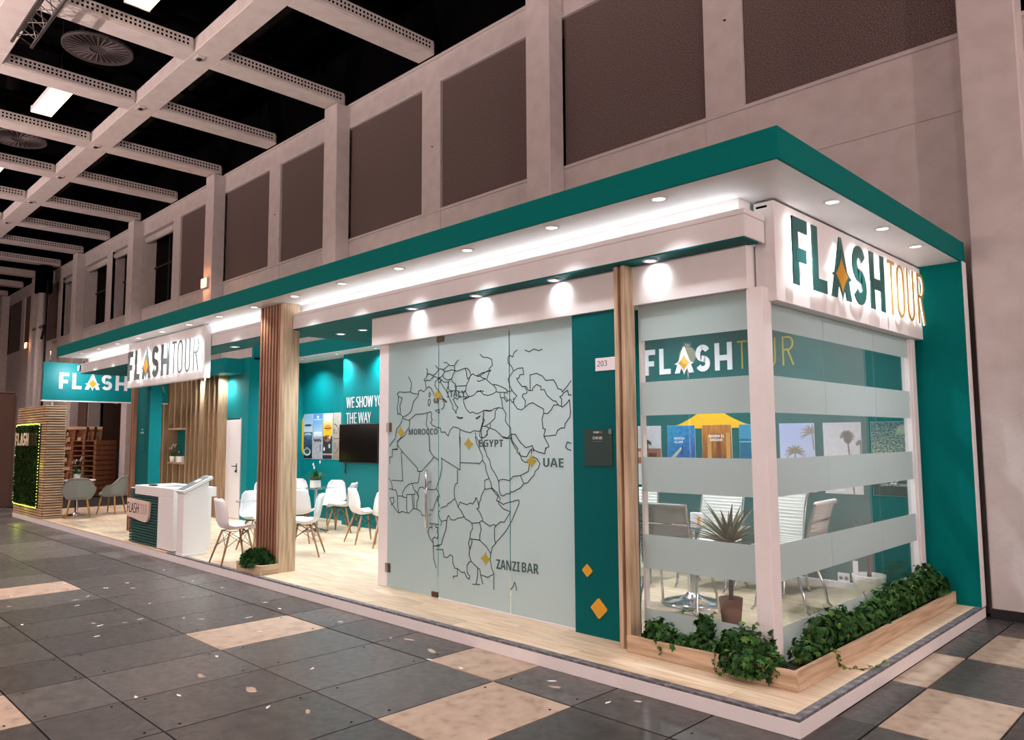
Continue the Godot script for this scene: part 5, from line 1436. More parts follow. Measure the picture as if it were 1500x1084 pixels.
func poster_image(kind: int) -> ImageTexture:
	var w := 120
	var h := 230
	var im := Image.create(w, h, false, Image.FORMAT_RGBA8)
	var r := RandomNumberGenerator.new()
	r.seed = 100 + kind
	var n := FastNoiseLite.new()
	n.seed = kind
	n.frequency = 0.05
	for y in h:
		for x in w:
			var v := float(y) / h
			var u := float(x) / w
			var q := n.get_noise_2d(x, y)
			var c := Color.WHITE
			match kind:
				0, 5: c = Color(0.72, 0.72, 0.75).lerp(Color(0.80, 0.80, 0.80), v) * (1.0 + 0.05 * q)
				1: c = Color(0.12, 0.55, 0.72).lerp(Color(0.02, 0.28, 0.58), v + 0.3 * u) * (1.0 + 0.25 * q)
				2: c = Color(0.70, 0.45, 0.16).lerp(Color(0.34, 0.15, 0.03), v) * (1.0 + 0.3 * n.get_noise_2d(x * 3.0, y * 0.3))
				3: c = Color(0.18, 0.52, 0.66) if v < 0.22 else Color(0.0, 0.42, 0.52).lerp(Color(0.0, 0.28, 0.45), v) * (1.0 + 0.2 * q)
				4: c = Color(0.62, 0.68, 0.84).lerp(Color(0.75, 0.77, 0.84), v)
				_: c = Color(0.30, 0.38, 0.40).lerp(Color(0.62, 0.62, 0.52), v * 1.8) * (1.0 + 0.9 * n.get_noise_2d(x * 2.2, y * 3.0)) if v < 0.62 else Color(0.26, 0.22, 0.17) * (1.0 + 0.3 * q)
			c.a = 1.0
			im.set_pixel(x, y, c.clamp())
	var disc := func(cx: float, cy: float, rx: float, ry: float, col: Color):
		for y in range(maxi(0, int(cy - ry)), mini(h, int(cy + ry) + 1)):
			for x in range(maxi(0, int(cx - rx)), mini(w, int(cx + rx) + 1)):
				if pow((x - cx) / rx, 2.0) + pow((y - cy) / ry, 2.0) <= 1.0: im.set_pixel(x, y, col)
	var palm := func(px: float, py: float, len: float, trunk_to: float, col: Color, lean: float):
		var steps := int(trunk_to - py)
		for i in steps:
			disc.call(px + lean * i, py + i, 2.2, 1.5, col)
		for k in 15:
			var a := PI * (-0.12 + 1.24 * k / 14.0) + r.randf_range(-0.1, 0.1)
			for i in 24:
				var s := i / 24.0
				disc.call(px + cos(a) * len * s, py - sin(a) * len * s * 0.9 + len * 0.25 * s * s, 3.2 * (1.0 - s) + 0.8, 2.6 * (1.0 - s) + 0.8, col)
	match kind:
		0:
			im.fill_rect(Rect2i(0, 88, w, 60), Color(0.55, 0.36, 0.28))
			im.fill_rect(Rect2i(6, 100, 40, 24), Color(0.78, 0.66, 0.58))
			im.fill_rect(Rect2i(60, 106, 40, 20), Color(0.30, 0.16, 0.12))
			palm.call(58.0, 66.0, 18.0, 96.0, Color(0.12, 0.14, 0.10), 0.0)
		1:
			for k in 30: disc.call(20.0 + k * 1.3, 125.0 - k * 1.3, 9.0 - k * 0.15, 5.0, Color(0.80, 0.82, 0.74) if k % 3 else Color(0.35, 0.42, 0.25))
			for k in 20: disc.call(60.0 + k * 0.25, 112.0 - k * 1.8, 3.0, 2.0, Color(0.03, 0.20, 0.42))
		2:
			for k in 3: im.fill_rect(Rect2i(22 + 38 * k, 40 - 6 * k, 16, 190), Color(0.74, 0.55, 0.28) if k != 1 else Color(0.42, 0.22, 0.07))
			im.fill_rect(Rect2i(40, 150, 24, 80), Color(0.20, 0.09, 0.02))
		3:
			disc.call(85.0, 78.0, 32.0, 3.0, Color(0.85, 0.88, 0.88))
			disc.call(92.0, 72.0, 20.0, 3.0, Color(0.55, 0.62, 0.62))
			im.fill_rect(Rect2i(0, 60, w, 4), Color(0.45, 0.70, 0.72))
		4:
			palm.call(52.0, 96.0, 38.0, 230.0, Color(0.46, 0.44, 0.34), 0.0)
			palm.call(112.0, 30.0, 42.0, 90.0, Color(0.50, 0.48, 0.42), 0.1)
		5:
			palm.call(76.0, 40.0, 25.0, 230.0, Color(0.30, 0.30, 0.28), 0.08)
			disc.call(78.0, 48.0, 14.0, 20.0, Color(0.30, 0.30, 0.28))
			palm.call(118.0, 66.0, 16.0, 110.0, Color(0.34, 0.34, 0.31), 0.0)
		6:
			for k in 6: palm.call(96.0 + 4.0 * k, 26.0, 26.0, 30.0, Color(0.62, 0.66, 0.56), 0.0)
			im.fill_rect(Rect2i(0, 142, w, 3), Color(0.45, 0.42, 0.36))
	return ImageTexture.create_from_image(im)

func picture(called: String, size: Vector2, tex: Texture2D, parent: Node, at: Vector3):
	# a flat print: one face with the picture, at = lower left corner
	var st := begin()
	var v := [Vector3(0, 0, 0), Vector3(size.x, 0, 0), Vector3(size.x, size.y, 0), Vector3(0, size.y, 0)]
	var uv := [Vector2(0, 1), Vector2(1, 1), Vector2(1, 0), Vector2(0, 0)]
	for i in [0, 2, 1, 0, 3, 2]:
		st.set_uv(uv[i])
		st.add_vertex(v[i])
	var m := paint(Color.WHITE, 0.5)
	m.albedo_texture = tex
	put(called, finish(st), m, parent, at)

func meeting_room():
	# wall lettering and big yellow star
	var wl := thing("wall_lettering", "white and gold company lettering on the teal wall inside the meeting room", "lettering")
	flash_letters(wl, Vector3(-3.70, 2.49, -3.895), Basis(), 0.33, 0.008, M.letter_white, M.gold_pale, M.gold, M.letter_white, 0.0, 0.965)
	var st := begin()
	var tent := PackedVector2Array()
	for i in 17:
		var u := (i - 8) / 8.0
		tent.append(Vector2(-2.765 + 0.50 * u, 1.835 + 0.30 * pow(1.0 - pow(absf(u), 0.72), 1.15)))
	tent.append(Vector2(-2.4, 1.80)); tent.append(Vector2(-3.1, 1.80))
	prism(st, tent, -3.898, -3.894)
	tag(put("wall_star", finish(st), M.yellow), "yellow star point on the meeting room wall rising above the middle posters", "decoration")
	var names := ["poster of a lone palm over brick houses, leftmost in the meeting room row", "deep blue underwater poster, second in the row", "amber temple columns poster in the middle of the row", "turquoise sea poster with a white boat, half hidden by the corner post", "poster of a palm crown under a pale violet sky", "poster of a tall thin palm against a white sky", "poster of stony shallow water with palm fronds, nearest the end post"]
	for k in 7:
		var t := thing("poster", names[k], "poster", Vector3(-3.87 + 0.4915 * k, 1.09, -3.893), 0.0, "travel posters in the meeting room")
		bx("board", Vector3(0, 0, -0.006), Vector3(0.395, 0.75, 0.0), M.white_flat, t, 0.0)
		picture("print", Vector2(0.391, 0.746), poster_image(k), t, Vector3(0.002, 0.002, 0.0008))
		if k == 1:
			lettering("poster_text", "MARSA", 0.03, 0.15, Vector3(0.10, 0.575, 0.001), Basis(), M.letter_white, t, true, 0.001)
			lettering("poster_text", "ALAM", 0.03, 0.12, Vector3(0.10, 0.53, 0.001), Basis(), M.letter_white, t, true, 0.001)
		elif k == 2:
			lettering("poster_text", "SHARM EL", 0.03, 0.21, Vector3(0.09, 0.60, 0.001), Basis(), M.letter_white, t, true, 0.001)
			lettering("poster_text", "SHEIKH", 0.03, 0.16, Vector3(0.11, 0.555, 0.001), Basis(), M.letter_white, t, true, 0.001)
		elif k == 6:
			lettering("poster_text", "SIWA HOWA", 0.028, 0.26, Vector3(0.07, 0.10, 0.001), Basis(), M.letter_white, t, false, 0.001)
			var s2 := begin()
			for q in 6: prism(s2, star_poly(Vector2(0.2 + 0.03 * cos(q * PI / 3), 0.155 + 0.03 * sin(q * PI / 3)), 0.017, 0.017, 0.9), 0.0, 0.001)
			put("poster_mark", finish(s2), M.letter_white, t, Vector3(0, 0, 0.001))
		elif k == 5:
			lettering("poster_text", "Siwa", 0.025, 0.09, Vector3(0.12, 0.03, 0.001), Basis(), M.letter_white, t, true, 0.001)
	# table
	var tb := thing("meeting_table", "round glass meeting table on a chrome trumpet base", "table", Vector3(-2.03, PF, -2.2))
	put("table_top", lathem([Vector2(0, 0.735), Vector2(0.545, 0.735), Vector2(0.55, 0.74), Vector2(0.545, 0.746), Vector2(0, 0.746)], 48), M.glass, tb)
	put("top_plate", lathem([Vector2(0, 0.715), Vector2(0.14, 0.715), Vector2(0.14, 0.735), Vector2(0, 0.735)], 24), M.steel, tb)
	put("column", lathem([Vector2(0.045, 0.10), Vector2(0.038, 0.3), Vector2(0.038, 0.715)], 24), M.chrome, tb)
	put("base", lathem([Vector2(0, 0), Vector2(0.30, 0), Vector2(0.305, 0.008), Vector2(0.26, 0.03), Vector2(0.14, 0.055), Vector2(0.07, 0.08), Vector2(0.045, 0.11)], 40), M.chrome, tb)
	# small things on it
	var cup := thing("table_card", "small pale card holder with an orange stripe on the glass meeting table", "card holder", Vector3(-2.05, PF + 0.746, -2.35))
	bx("holder", Vector3(-0.06, 0, -0.03), Vector3(0.06, 0.10, 0.03), M.white_gloss, cup, 0.004)
	bx("stripe", Vector3(0.02, 0.0, 0.03), Vector3(0.055, 0.06, 0.033), M.gold, cup, 0.0)
	# chairs: one grey-backed with its back to us, three white ones along the far side, one white at the right
	var c0 := conference_chair("grey ribbed conference chair seen from behind, nearest the front window", M.leather_grey)
	c0.position = Vector3(-1.88, PF, -1.72)
	c0.rotation.y = PI + 0.12
	var c1 := conference_chair("white ribbed chair at the right of the table, seen through the side window", M.leather_white)
	c1.position = Vector3(-1.22, PF, -2.60)
	c1.rotation.y = -1.5
	copy_of(c1, Vector3(-3.12, PF, -2.72), 0.35, "left white ribbed chair behind the glass meeting table")
	copy_of(c1, Vector3(-2.30, PF, -3.02), 0.05, "middle white ribbed chair behind the glass meeting table")
	copy_of(c1, Vector3(-1.74, PF, -3.25), -0.1, "right white ribbed chair behind the glass meeting table, next to the corner post")
	spiky_plant("dracaena", "dark spiky dracaena in a brown pot behind the front window", Vector3(-1.36, PF, -1.72), 0.70, 50, 0.46, "brown")
	spiky_plant("palm_plant", "spiky palm in a white pot by the end post inside the meeting room", Vector3(-0.88, PF, -3.55), 0.6, 34, 0.33, "white")
	var so := thing("wall_socket", "white double wall socket low on the meeting room wall", "socket", Vector3(-1.26, 0.17, -3.9))
	bx("plate", Vector3(-0.06, 0.0, 0.0), Vector3(0.06, 0.10, 0.012), M.white_gloss, so, 0.003)
	for x in [-0.028, 0.028]: put("outlet", lathem([Vector2(0, 0), Vector2(0.02, 0), Vector2(0.02, 0.002), Vector2(0, 0.002)], 14), M.letter_grey, so, Vector3(x, 0.05, 0.012)).rotation.x = PI / 2
	var br := thing("table_box", "low dark box on the meeting room floor by the side window", "box", Vector3(-0.95, PF, -1.45), 0.5)
	bx("box", Vector3(-0.06, 0, -0.25), Vector3(0.06, 0.035, 0.25), M.dark, br, 0.006)
	bx("end_cap", Vector3(-0.062, 0, 0.25), Vector3(0.062, 0.037, 0.27), M.chrome, br, 0.004)

# ------------------------------------------------------------------ lounge
func shell_chair(label: String, group: String) -> Node3D:
	# moulded white shell on a dowel-leg base; faces +z
	var t := thing("shell_chair", label, "chair", Vector3.ZERO, 0.0, group)
	var prof := [Vector2(-0.245, 0.835), Vector2(-0.235, 0.79), Vector2(-0.215, 0.70), Vector2(-0.195, 0.60), Vector2(-0.175, 0.52), Vector2(-0.135, 0.455), Vector2(-0.07, 0.43), Vector2(0.02, 0.432), Vector2(0.12, 0.445), Vector2(0.19, 0.448), Vector2(0.225, 0.435), Vector2(0.235, 0.42)]
	var half := [0.11, 0.165, 0.195, 0.21, 0.218, 0.225, 0.23, 0.23, 0.228, 0.22, 0.20, 0.16]
	var grid := []
	for i in prof.size():
		var row := []
		var p: Vector2 = prof[i]
		for j in 11:
			var u := (j - 5) / 5.0
			var lift := pow(absf(u), 2.6)
			var back := clampf((p.y - 0.44) / 0.2, 0.0, 1.0)
			# the sides of the back curl forward, the sides of the seat curl up
			row.append(Vector3(half[i] * u, p.y + lift * 0.055 * (1.0 - back) * (1.0 if i < 10 else 0.4), p.x + lift * 0.06 * back))
		grid.append(row)
	var st := begin(true)
	shell(st, grid, 0.009)
	put("seat_shell", finish(st), M.shell_white, t)
	var tops := []
	var feet := []
	for sx in [-1, 1]:
		for sz in [-1, 1]:
			var a := Vector3(0.135 * sx, 0.415, 0.02 + 0.115 * sz)
			var b := Vector3(0.215 * sx, 0.0, 0.0 + 0.225 * sz)
			tops.append(a); feet.append(b)
			put("leg", tubem([b, b.lerp(a, 0.5), a], [0.010, 0.0145, 0.013], 10), M.leg_wood, t)
	var w := begin(true)
	for pr in [[0, 1], [2, 3], [0, 2], [1, 3]]:
		var a2: Vector3 = feet[pr[0]].lerp(tops[pr[0]], 0.52)
		var b2: Vector3 = tops[pr[1]] + Vector3(0, -0.005, 0)
		tube(w, [a2, b2], 0.0035, 6)
		var a3: Vector3 = feet[pr[1]].lerp(tops[pr[1]], 0.52)
		var b3: Vector3 = tops[pr[0]] + Vector3(0, -0.005, 0)
		tube(w, [a3, b3], 0.0035, 6)
	put("cross_wires", finish(w), M.black_wire, t)
	var f := begin(true)
	tube(f, [tops[0], tops[1], tops[3], tops[2], tops[0]], 0.006, 6)
	put("under_frame", finish(f), M.black_wire, t)
	return t

func glass_table(label: String, at: Vector3) -> Node3D:
	var t := thing("bistro_table", label, "table", at, 0.0, "round glass tables in the lounge")
	put("table_top", lathem([Vector2(0, 0.735), Vector2(0.395, 0.735), Vector2(0.40, 0.74), Vector2(0.395, 0.745), Vector2(0, 0.745)], 40), M.glass, t)
	put("top_plate", lathem([Vector2(0, 0.715), Vector2(0.10, 0.715), Vector2(0.10, 0.735), Vector2(0, 0.735)], 20), M.steel, t)
	put("column", lathem([Vector2(0.032, 0.05), Vector2(0.028, 0.2), Vector2(0.028, 0.715)], 16), M.chrome, t)
	put("base", lathem([Vector2(0, 0), Vector2(0.22, 0), Vector2(0.225, 0.008), Vector2(0.15, 0.025), Vector2(0.05, 0.05), Vector2(0.03, 0.07)], 32), M.chrome, t)
	return t

func pot_flower(label: String, at: Vector3, blooms: int, leaves: int, scale_: float, group: String, square := false):
	var t := thing("potted_flower", label, "plant", at, 0.0, group)
	if square: bx("pot", Vector3(-0.07, 0, -0.07), Vector3(0.07, 0.13, 0.07), M.pot_white, t, 0.008)
	else: put("pot", lathem([Vector2(0, 0), Vector2(0.055, 0), Vector2(0.075, 0.13), Vector2(0.065, 0.13), Vector2(0.06, 0.11), Vector2(0, 0.11)], 24), M.pot_white, t)
	put("soil", lathem([Vector2(0, 0.112), Vector2(0.062, 0.112)], 16), M.soil, t)
	var gm := paint(Color(0.16, 0.34, 0.10), 0.5)
	gm.backlight_enabled = true
	gm.backlight = Color(0.2, 0.3, 0.1)
	for k in leaves:
		var a := 2.399 * k
		var up := rng.randf_range(0.5, 1.35)
		var l := scale_ * rng.randf_range(0.16, 0.26)
		var grid := []
		for i in 5:
			var s := i / 4.0
			var d := Vector3(cos(a), 0, sin(a))
			var sd := Vector3(-sin(a), 0, cos(a))
			var c := d * (s * l * cos(up)) + Vector3(0, 0.11 + s * l * sin(up) - 0.25 * l * s * s, 0)
			var w := 0.02 * scale_ * sin(PI * clampf(0.12 + s * 0.88, 0, 1)) + 0.001
			grid.append([c + sd * w, c - Vector3(0, w * 0.3, 0), c - sd * w])
		var st := begin(true)
		shell(st, grid, 0.0015)
		put("leaf", finish(st), gm, t)
	for k in blooms:
		var a2 := 2.399 * k + 0.8
		var top := Vector3(cos(a2) * 0.07, 0.28 + 0.04 * (k % 3), sin(a2) * 0.07) * scale_
		put("flower_stem", tubem([Vector3(0, 0.11, 0), top * Vector3(0.5, 0.75, 0.5) + Vector3(0, 0.02, 0), top], 0.0025, 5), gm, t)
		var st2 := begin(true)
		var grid2 := []
		for i in 5:
			var s := i / 4.0
			var w := 0.016 * scale_ * sin(PI * clampf(0.08 + s * 0.92, 0, 1)) + 0.001
			grid2.append([top + Vector3(-w, s * 0.055 * scale_, w * 0.6), top + Vector3(0, s * 0.055 * scale_, -w * 0.5), top + Vector3(w, s * 0.055 * scale_, w * 0.6)])
		shell(st2, grid2, 0.0015)
		put("flower", finish(st2), M.petal, t)

func photo_strip(kind: int) -> ImageTexture:
	var w := 64
	var h := 180
	var im := Image.create(w, h, false, Image.FORMAT_RGBA8)
	var n := FastNoiseLite.new()
	n.seed = 40 + kind
	n.frequency = 0.07
	for y in h:
		for x in w:
			var v := float(y) / h
			var q := n.get_noise_2d(x, y)
			var c: Color
			match kind:
				0: c = Color(0.45, 0.65, 0.82).lerp(Color(0.75, 0.82, 0.88), v * 2.5) if v < 0.4 else Color(0.30, 0.46, 0.62).lerp(Color(0.05, 0.13, 0.22), (v - 0.4) * 2.2) * (1.0 + 0.4 * q)
				1: c = Color(0.25, 0.52, 0.80).lerp(Color(0.78, 0.88, 0.95), v * 2.0) if v < 0.5 else Color(0.66, 0.68, 0.72) * (1.0 + 0.15 * q)
				2: c = Color(0.80, 0.84, 0.88).lerp(Color(0.95, 0.75, 0.15), clampf((v - 0.12) * 5.0, 0, 1)) if v < 0.5 else Color(0.16, 0.18, 0.20) * (1.0 + 0.5 * q)
				_: c = Color(0.72, 0.72, 0.68).lerp(Color(0.56, 0.50, 0.44), v) * (1.0 + 0.15 * q)
			c.a = 1.0
			im.set_pixel(x, y, c.clamp())
	var disc := func(cx: float, cy: float, rx: float, ry: float, col: Color):
		for y in range(maxi(0, int(cy - ry)), mini(h, int(cy + ry) + 1)):
			for x in range(maxi(0, int(cx - rx)), mini(w, int(cx + rx) + 1)):
				if pow((x - cx) / rx, 2.0) + pow((y - cy) / ry, 2.0) <= 1.0: im.set_pixel(x, y, col)
	match kind:
		0:
			disc.call(30.0, 44.0, 26.0, 5.0, Color(0.12, 0.24, 0.36)); disc.call(30.0, 82.0, 24.0, 6.0, Color(0.80, 0.86, 0.88)); disc.call(30.0, 86.0, 20.0, 5.0, Color(0.40, 0.52, 0.58))
			disc.call(26.0, 152.0, 26.0, 16.0, Color(0.78, 0.84, 0.86)); disc.call(26.0, 150.0, 19.0, 11.0, Color(0.20, 0.30, 0.36)); disc.call(24.0, 138.0, 12.0, 6.0, Color(0.5, 0.6, 0.66))
		1:
			disc.call(32.0, 12.0, 7.0, 6.0, Color(0.92, 0.95, 0.97)); im.fill_rect(Rect2i(4, 21, 54, 3), Color(0.85, 0.92, 0.96)); disc.call(32.0, 76.0, 30.0, 6.0, Color(0.88, 0.92, 0.94))
			for k in 6: disc.call(8.0 + 9 * k, 104.0 + (k % 2) * 3, 5.0, 6.0, Color(0.25, 0.27, 0.30))
			disc.call(52.0, 135.0, 3.0, 16.0, Color(0.30, 0.28, 0.38))
		2:
			disc.call(32.0, 56.0, 22.0, 12.0, Color(0.90, 0.55, 0.18)); im.fill_rect(Rect2i(6, 57, 52, 3), Color(0.25, 0.18, 0.14)); disc.call(30.0, 98.0, 22.0, 14.0, Color(0.62, 0.40, 0.24))
			disc.call(20.0, 96.0, 6.0, 8.0, Color(0.20, 0.12, 0.10)); disc.call(46.0, 94.0, 8.0, 6.0, Color(0.80, 0.76, 0.72)); disc.call(44.0, 128.0, 7.0, 9.0, Color(0.70, 0.76, 0.78)); disc.call(8.0, 140.0, 6.0, 8.0, Color(0.86, 0.88, 0.86))
			im.fill_rect(Rect2i(0, 158, w, 6), Color(0.72, 0.60, 0.58)); im.fill_rect(Rect2i(0, 168, w, 12), Color(0.10, 0.14, 0.20))
		3:
			for k in 60:
				var a := lerpf(-1.5, 1.3, k / 59.0)
				disc.call(4.0 + cos(a) * 52.0, 100.0 + sin(a) * 58.0, 2.0, 2.0, Color(0.25, 0.26, 0.27))
			disc.call(8.0, 70.0, 8.0, 10.0, Color(0.30, 0.31, 0.32)); disc.call(8.0, 70.0, 4.0, 6.0, Color(0.66, 0.66, 0.64)); disc.call(30.0, 76.0, 4.0, 5.0, Color(0.35, 0.36, 0.37)); im.fill_rect(Rect2i(0, 98, 60, 3), Color(0.3, 0.3, 0.3)); disc.call(16.0, 128.0, 12.0, 14.0, Color(0.5, 0.5, 0.5))
	return ImageTexture.create_from_image(im)

func lounge():
	# slatted column with a wooden cheek
	var c := thing("slatted_column", "tall column with brown vertical slats in front and a pale oak cheek", "column", Vector3(-6.76, PF, -0.38))
	bx("oak_cheek", Vector3(0.205, 0, -0.11), Vector3(0.285, SOF - PF, 0.11), M.oak_y, c, 0.003)
	bx("back_panel", Vector3(-0.31, 0, -0.11), Vector3(0.205, SOF - PF, 0.0), M.slat_back, c, 0.0)
	bx("left_cheek", Vector3(-0.31, 0, 0.0), Vector3(-0.27, SOF - PF, 0.11), M.slat_brown, c, 0.003)
	for k in 6: bx("slat", Vector3(-0.24 + 0.076 * k, 0, 0.0), Vector3(-0.194 + 0.076 * k, SOF - PF, 0.105), M.slat_brown, c, 0.003)
	# planter at its foot
	var p := thing("foot_planter", "small oak planter box at the foot of the slatted column", "planter", Vector3(-6.74, PF, -0.145))
	bx("front_board", Vector3(-0.32, 0, 0.095), Vector3(0.29, 0.115, 0.12), M.oak_x, p, 0.003)
	bx("side_board", Vector3(-0.32, 0, -0.12), Vector3(-0.295, 0.115, 0.095), M.oak_z, p, 0.003)
	bx("side_board", Vector3(0.265, 0, -0.12), Vector3(0.29, 0.115, 0.095), M.oak_z, p, 0.003)
	bx("soil", Vector3(-0.295, 0, -0.12), Vector3(0.265, 0.08, 0.095), M.soil, p, 0.0)
	var xs := []
	var cs := []
	for k in 1500:
		var d := Vector3(rng.randfn(), absf(rng.randfn()), rng.randfn()).normalized()
		var r := rng.randf_range(0.5, 1.0)
		var pos := Vector3(-0.03 + d.x * 0.29 * r, 0.08 + d.y * 0.165 * r, -0.01 + d.z * 0.15 * r)
		if pos.z < -0.11 and pos.y > 0.0: pos.z = -0.11
		var y := (Vector3(d.x, 0.8, d.z) + Vector3(rng.randfn(), rng.randfn(), rng.randfn()) * 0.5).normalized()
		var bs := basis_along(y) * Basis(Vector3.UP, rng.randf() * TAU)
		var s := rng.randf_range(0.03, 0.06)
		xs.append(Transform3D(bs * Basis.from_scale(Vector3(s, s, s)), pos))
		cs.append(green(Color(0.010, 0.040, 0.012), Color(0.04, 0.13, 0.03)))
	var mo := thing("moss_bush", "dark green mossy bush growing in the small oak planter", "plant", Vector3(-6.74, PF, -0.145))
	multi("foliage", leaf_mesh("tuft"), M.leaf, xs, mo, cs)
	put("root_ball", lathem([Vector2(0, 0.05), Vector2(0.12, 0.06), Vector2(0.10, 0.16), Vector2(0, 0.2)], 12), M.soil, mo)

	# back wall: four narrow photographs, a yellow star, lettering, a television
	var st := begin()
	var flag := PackedVector2Array()
	for i in 9: flag.append(Vector2(-12.53 + 0.27 * pow(i / 8.0, 1.2), 1.80 + 0.40 * i / 8.0))
	for i in 9: flag.append(Vector2(-12.53 + 0.27 * pow((8 - i) / 8.0, 1.2), 1.80 - 0.46 * (8 - i) / 8.0))
	flag.remove_at(flag.size() - 1)
	prism(st, flag, -3.898, -3.894)
	tag(put("wall_star", finish(st), M.yellow), "yellow star point sticking out left of the narrow photographs on the lounge wall", "decoration")
	var names := ["narrow photograph of boats and a steering wheel, leftmost of four", "narrow photograph of blue sky and a crowd, second of four", "narrow photograph of an old car under a yellow sky, third of four", "narrow photograph of a big wheel, rightmost beside the screen wall"]
	for k in 4:
		var x0: float = [-12.27, -11.895, -11.515, -11.135][k]
		var w: float = [0.35, 0.35, 0.35, 0.26][k]
		var t := thing("photograph", names[k], "photograph", Vector3(x0, 1.29, -3.893), 0.0, "narrow photographs on the lounge wall")
		bx("board", Vector3(0, 0, -0.006), Vector3(w, 0.92, 0.0), M.white_flat, t, 0.0)
		picture("print", Vector2(w - 0.01, 0.91), photo_strip(k), t, Vector3(0.005, 0.005, 0.0008))
	var wl := thing("wall_lettering", "white lettering reading WE SHOW YOU THE WAY above the television", "lettering")
	lettering("word_line", "WE SHOW YOU", 0.20, 1.26, Vector3(-10.22, 2.27, -3.597), Basis(), M.letter_white, wl, false, 0.008)
	lettering("word_line", "THE WAY", 0.20, 0.80, Vector3(-10.22, 1.98, -3.597), Basis(), M.letter_white, wl, false, 0.008)
	var tv := thing("television", "large black flat television on the turquoise lounge wall", "television", Vector3(-9.72, 1.26, -3.6))
	bx("body", Vector3(-0.62, 0.0, 0.03), Vector3(0.62, 0.71, 0.075), M.dark, tv, 0.006)
	bx("screen", Vector3(-0.608, 0.014, 0.075), Vector3(0.608, 0.698, 0.077), M.black_screen, tv, 0.0)
	bx("wall_bracket", Vector3(-0.2, 0.2, 0.0), Vector3(0.2, 0.5, 0.03), M.dark, tv, 0.004)
	put("cable", tubem([Vector3(-0.45, 0.02, 0.05), Vector3(-0.46, -0.08, 0.03), Vector3(-0.50, -0.16, 0.02), Vector3(-0.47, -0.20, 0.02)], 0.01, 6), M.dark, tv)

	# tables and chairs
	var t1 := glass_table("round glass table behind the slatted column", Vector3(-7.95, PF, -0.85))
	glass_table("round glass table with a small green plant by the lounge back wall", Vector3(-9.80, PF, -2.74))
	glass_table("round glass table behind the partition, only its edge in sight", Vector3(-7.55, PF, -3.1))
	pot_flower("white flowering plant in a white pot on the glass table by the back wall", Vector3(-9.80, PF + 0.745, -2.72), 3, 30, 1.15, "flowers on glass tables", true)
	pot_flower("leafy plant on the glass table behind the slatted column", Vector3(-7.87, PF + 0.745, -0.85), 2, 12, 1.0, "flowers on glass tables")
	var g := "white shell chairs in the lounge"
	var s := shell_chair("white shell chair in profile just left of the slatted column, facing the back wall", g)
	s.position = Vector3(-7.60, PF, -0.23)
	s.rotation.y = 3.06
	copy_of(s, Vector3(-8.48, PF, -1.02), PI / 2 + 0.1, "white shell chair behind the profile chair, left of the slatted column, facing us")
	copy_of(s, Vector3(-7.5, PF, -1.22), -0.72, "white shell chair just right of the slatted column, facing left")
	copy_of(s, Vector3(-8.75, PF, -1.80), PI + 0.9, "white shell chair seen from behind, right of the slatted column")
	copy_of(s, Vector3(-10.75, PF, -2.35), 1.75, "far white shell chair left of the slatted column, its back showing above the nearer chair")
	copy_of(s, Vector3(-10.05, PF, -3.2), 0.5, "white shell chair behind the small green plant, facing us")
	copy_of(s, Vector3(-11.0, PF, -3.05), 1.1, "white shell chair half hidden by the white plant pot")
	copy_of(s, Vector3(-9.38, PF, -3.02), -0.94, "white shell chair in profile facing left by the back wall")
	copy_of(s, Vector3(-8.0, PF, -2.5), 2.96, "white shell chair in profile facing right, nearest the partition")
	copy_of(s, Vector3(-7.35, PF, -2.5), PI + 0.9, "white shell chair almost hidden behind the white door frame")
	# slat wall in front of the storage cabin
	var sw := thing("slat_wall", "wall of tall vertical oak slats with a square niche beside the white door", "slat wall")
	var tall := 3.29
	var xs2 := [-16.95, -16.53, -16.18, -15.85, -15.55, -15.17, -14.87, -14.65, -14.42, -14.19, -13.96, -13.73, -13.50, -13.30]
	for k in xs2.size():
		var x: float = xs2[k]
		var inside: bool = k == 4 or k == 5
		if inside:
			bx("slat", Vector3(x - 0.025, PF, -2.7), Vector3(x + 0.025, 1.18, -2.5), M.slat_oak, sw, 0.003)
			bx("slat", Vector3(x - 0.025, 1.94, -2.7), Vector3(x + 0.025, tall, -2.5), M.slat_oak, sw, 0.003)
		else:
			bx("slat", Vector3(x - 0.025, PF, -2.7), Vector3(x + 0.025, tall if x < -14.4 else 3.02, -2.5), M.slat_oak, sw, 0.003)
	bx("niche_shelf", Vector3(-15.825, 1.16, -2.7), Vector3(-14.895, 1.20, -2.48), M.oak_x, sw, 0.003)
	bx("niche_shelf", Vector3(-15.825, 1.92, -2.7), Vector3(-14.895, 1.96, -2.48), M.oak_x, sw, 0.003)
	bx("niche_shelf", Vector3(-16.925, 1.60, -2.7), Vector3(-16.555, 1.63, -2.48), M.oak_x, sw, 0.003)
	bx("niche_shelf", Vector3(-16.925, 0.80, -2.7), Vector3(-16.555, 0.83, -2.48), M.oak_x, sw, 0.003)
	pot_flower("white flowering plant in a round white pot in the slat wall's niche", Vector3(-15.55, 1.20, -2.50), 6, 14, 1.0, "plants in the niche")
	pot_flower("second small white pot beside the flowers in the niche", Vector3(-15.15, 1.20, -2.50), 1, 8, 0.75, "plants in the niche", true)

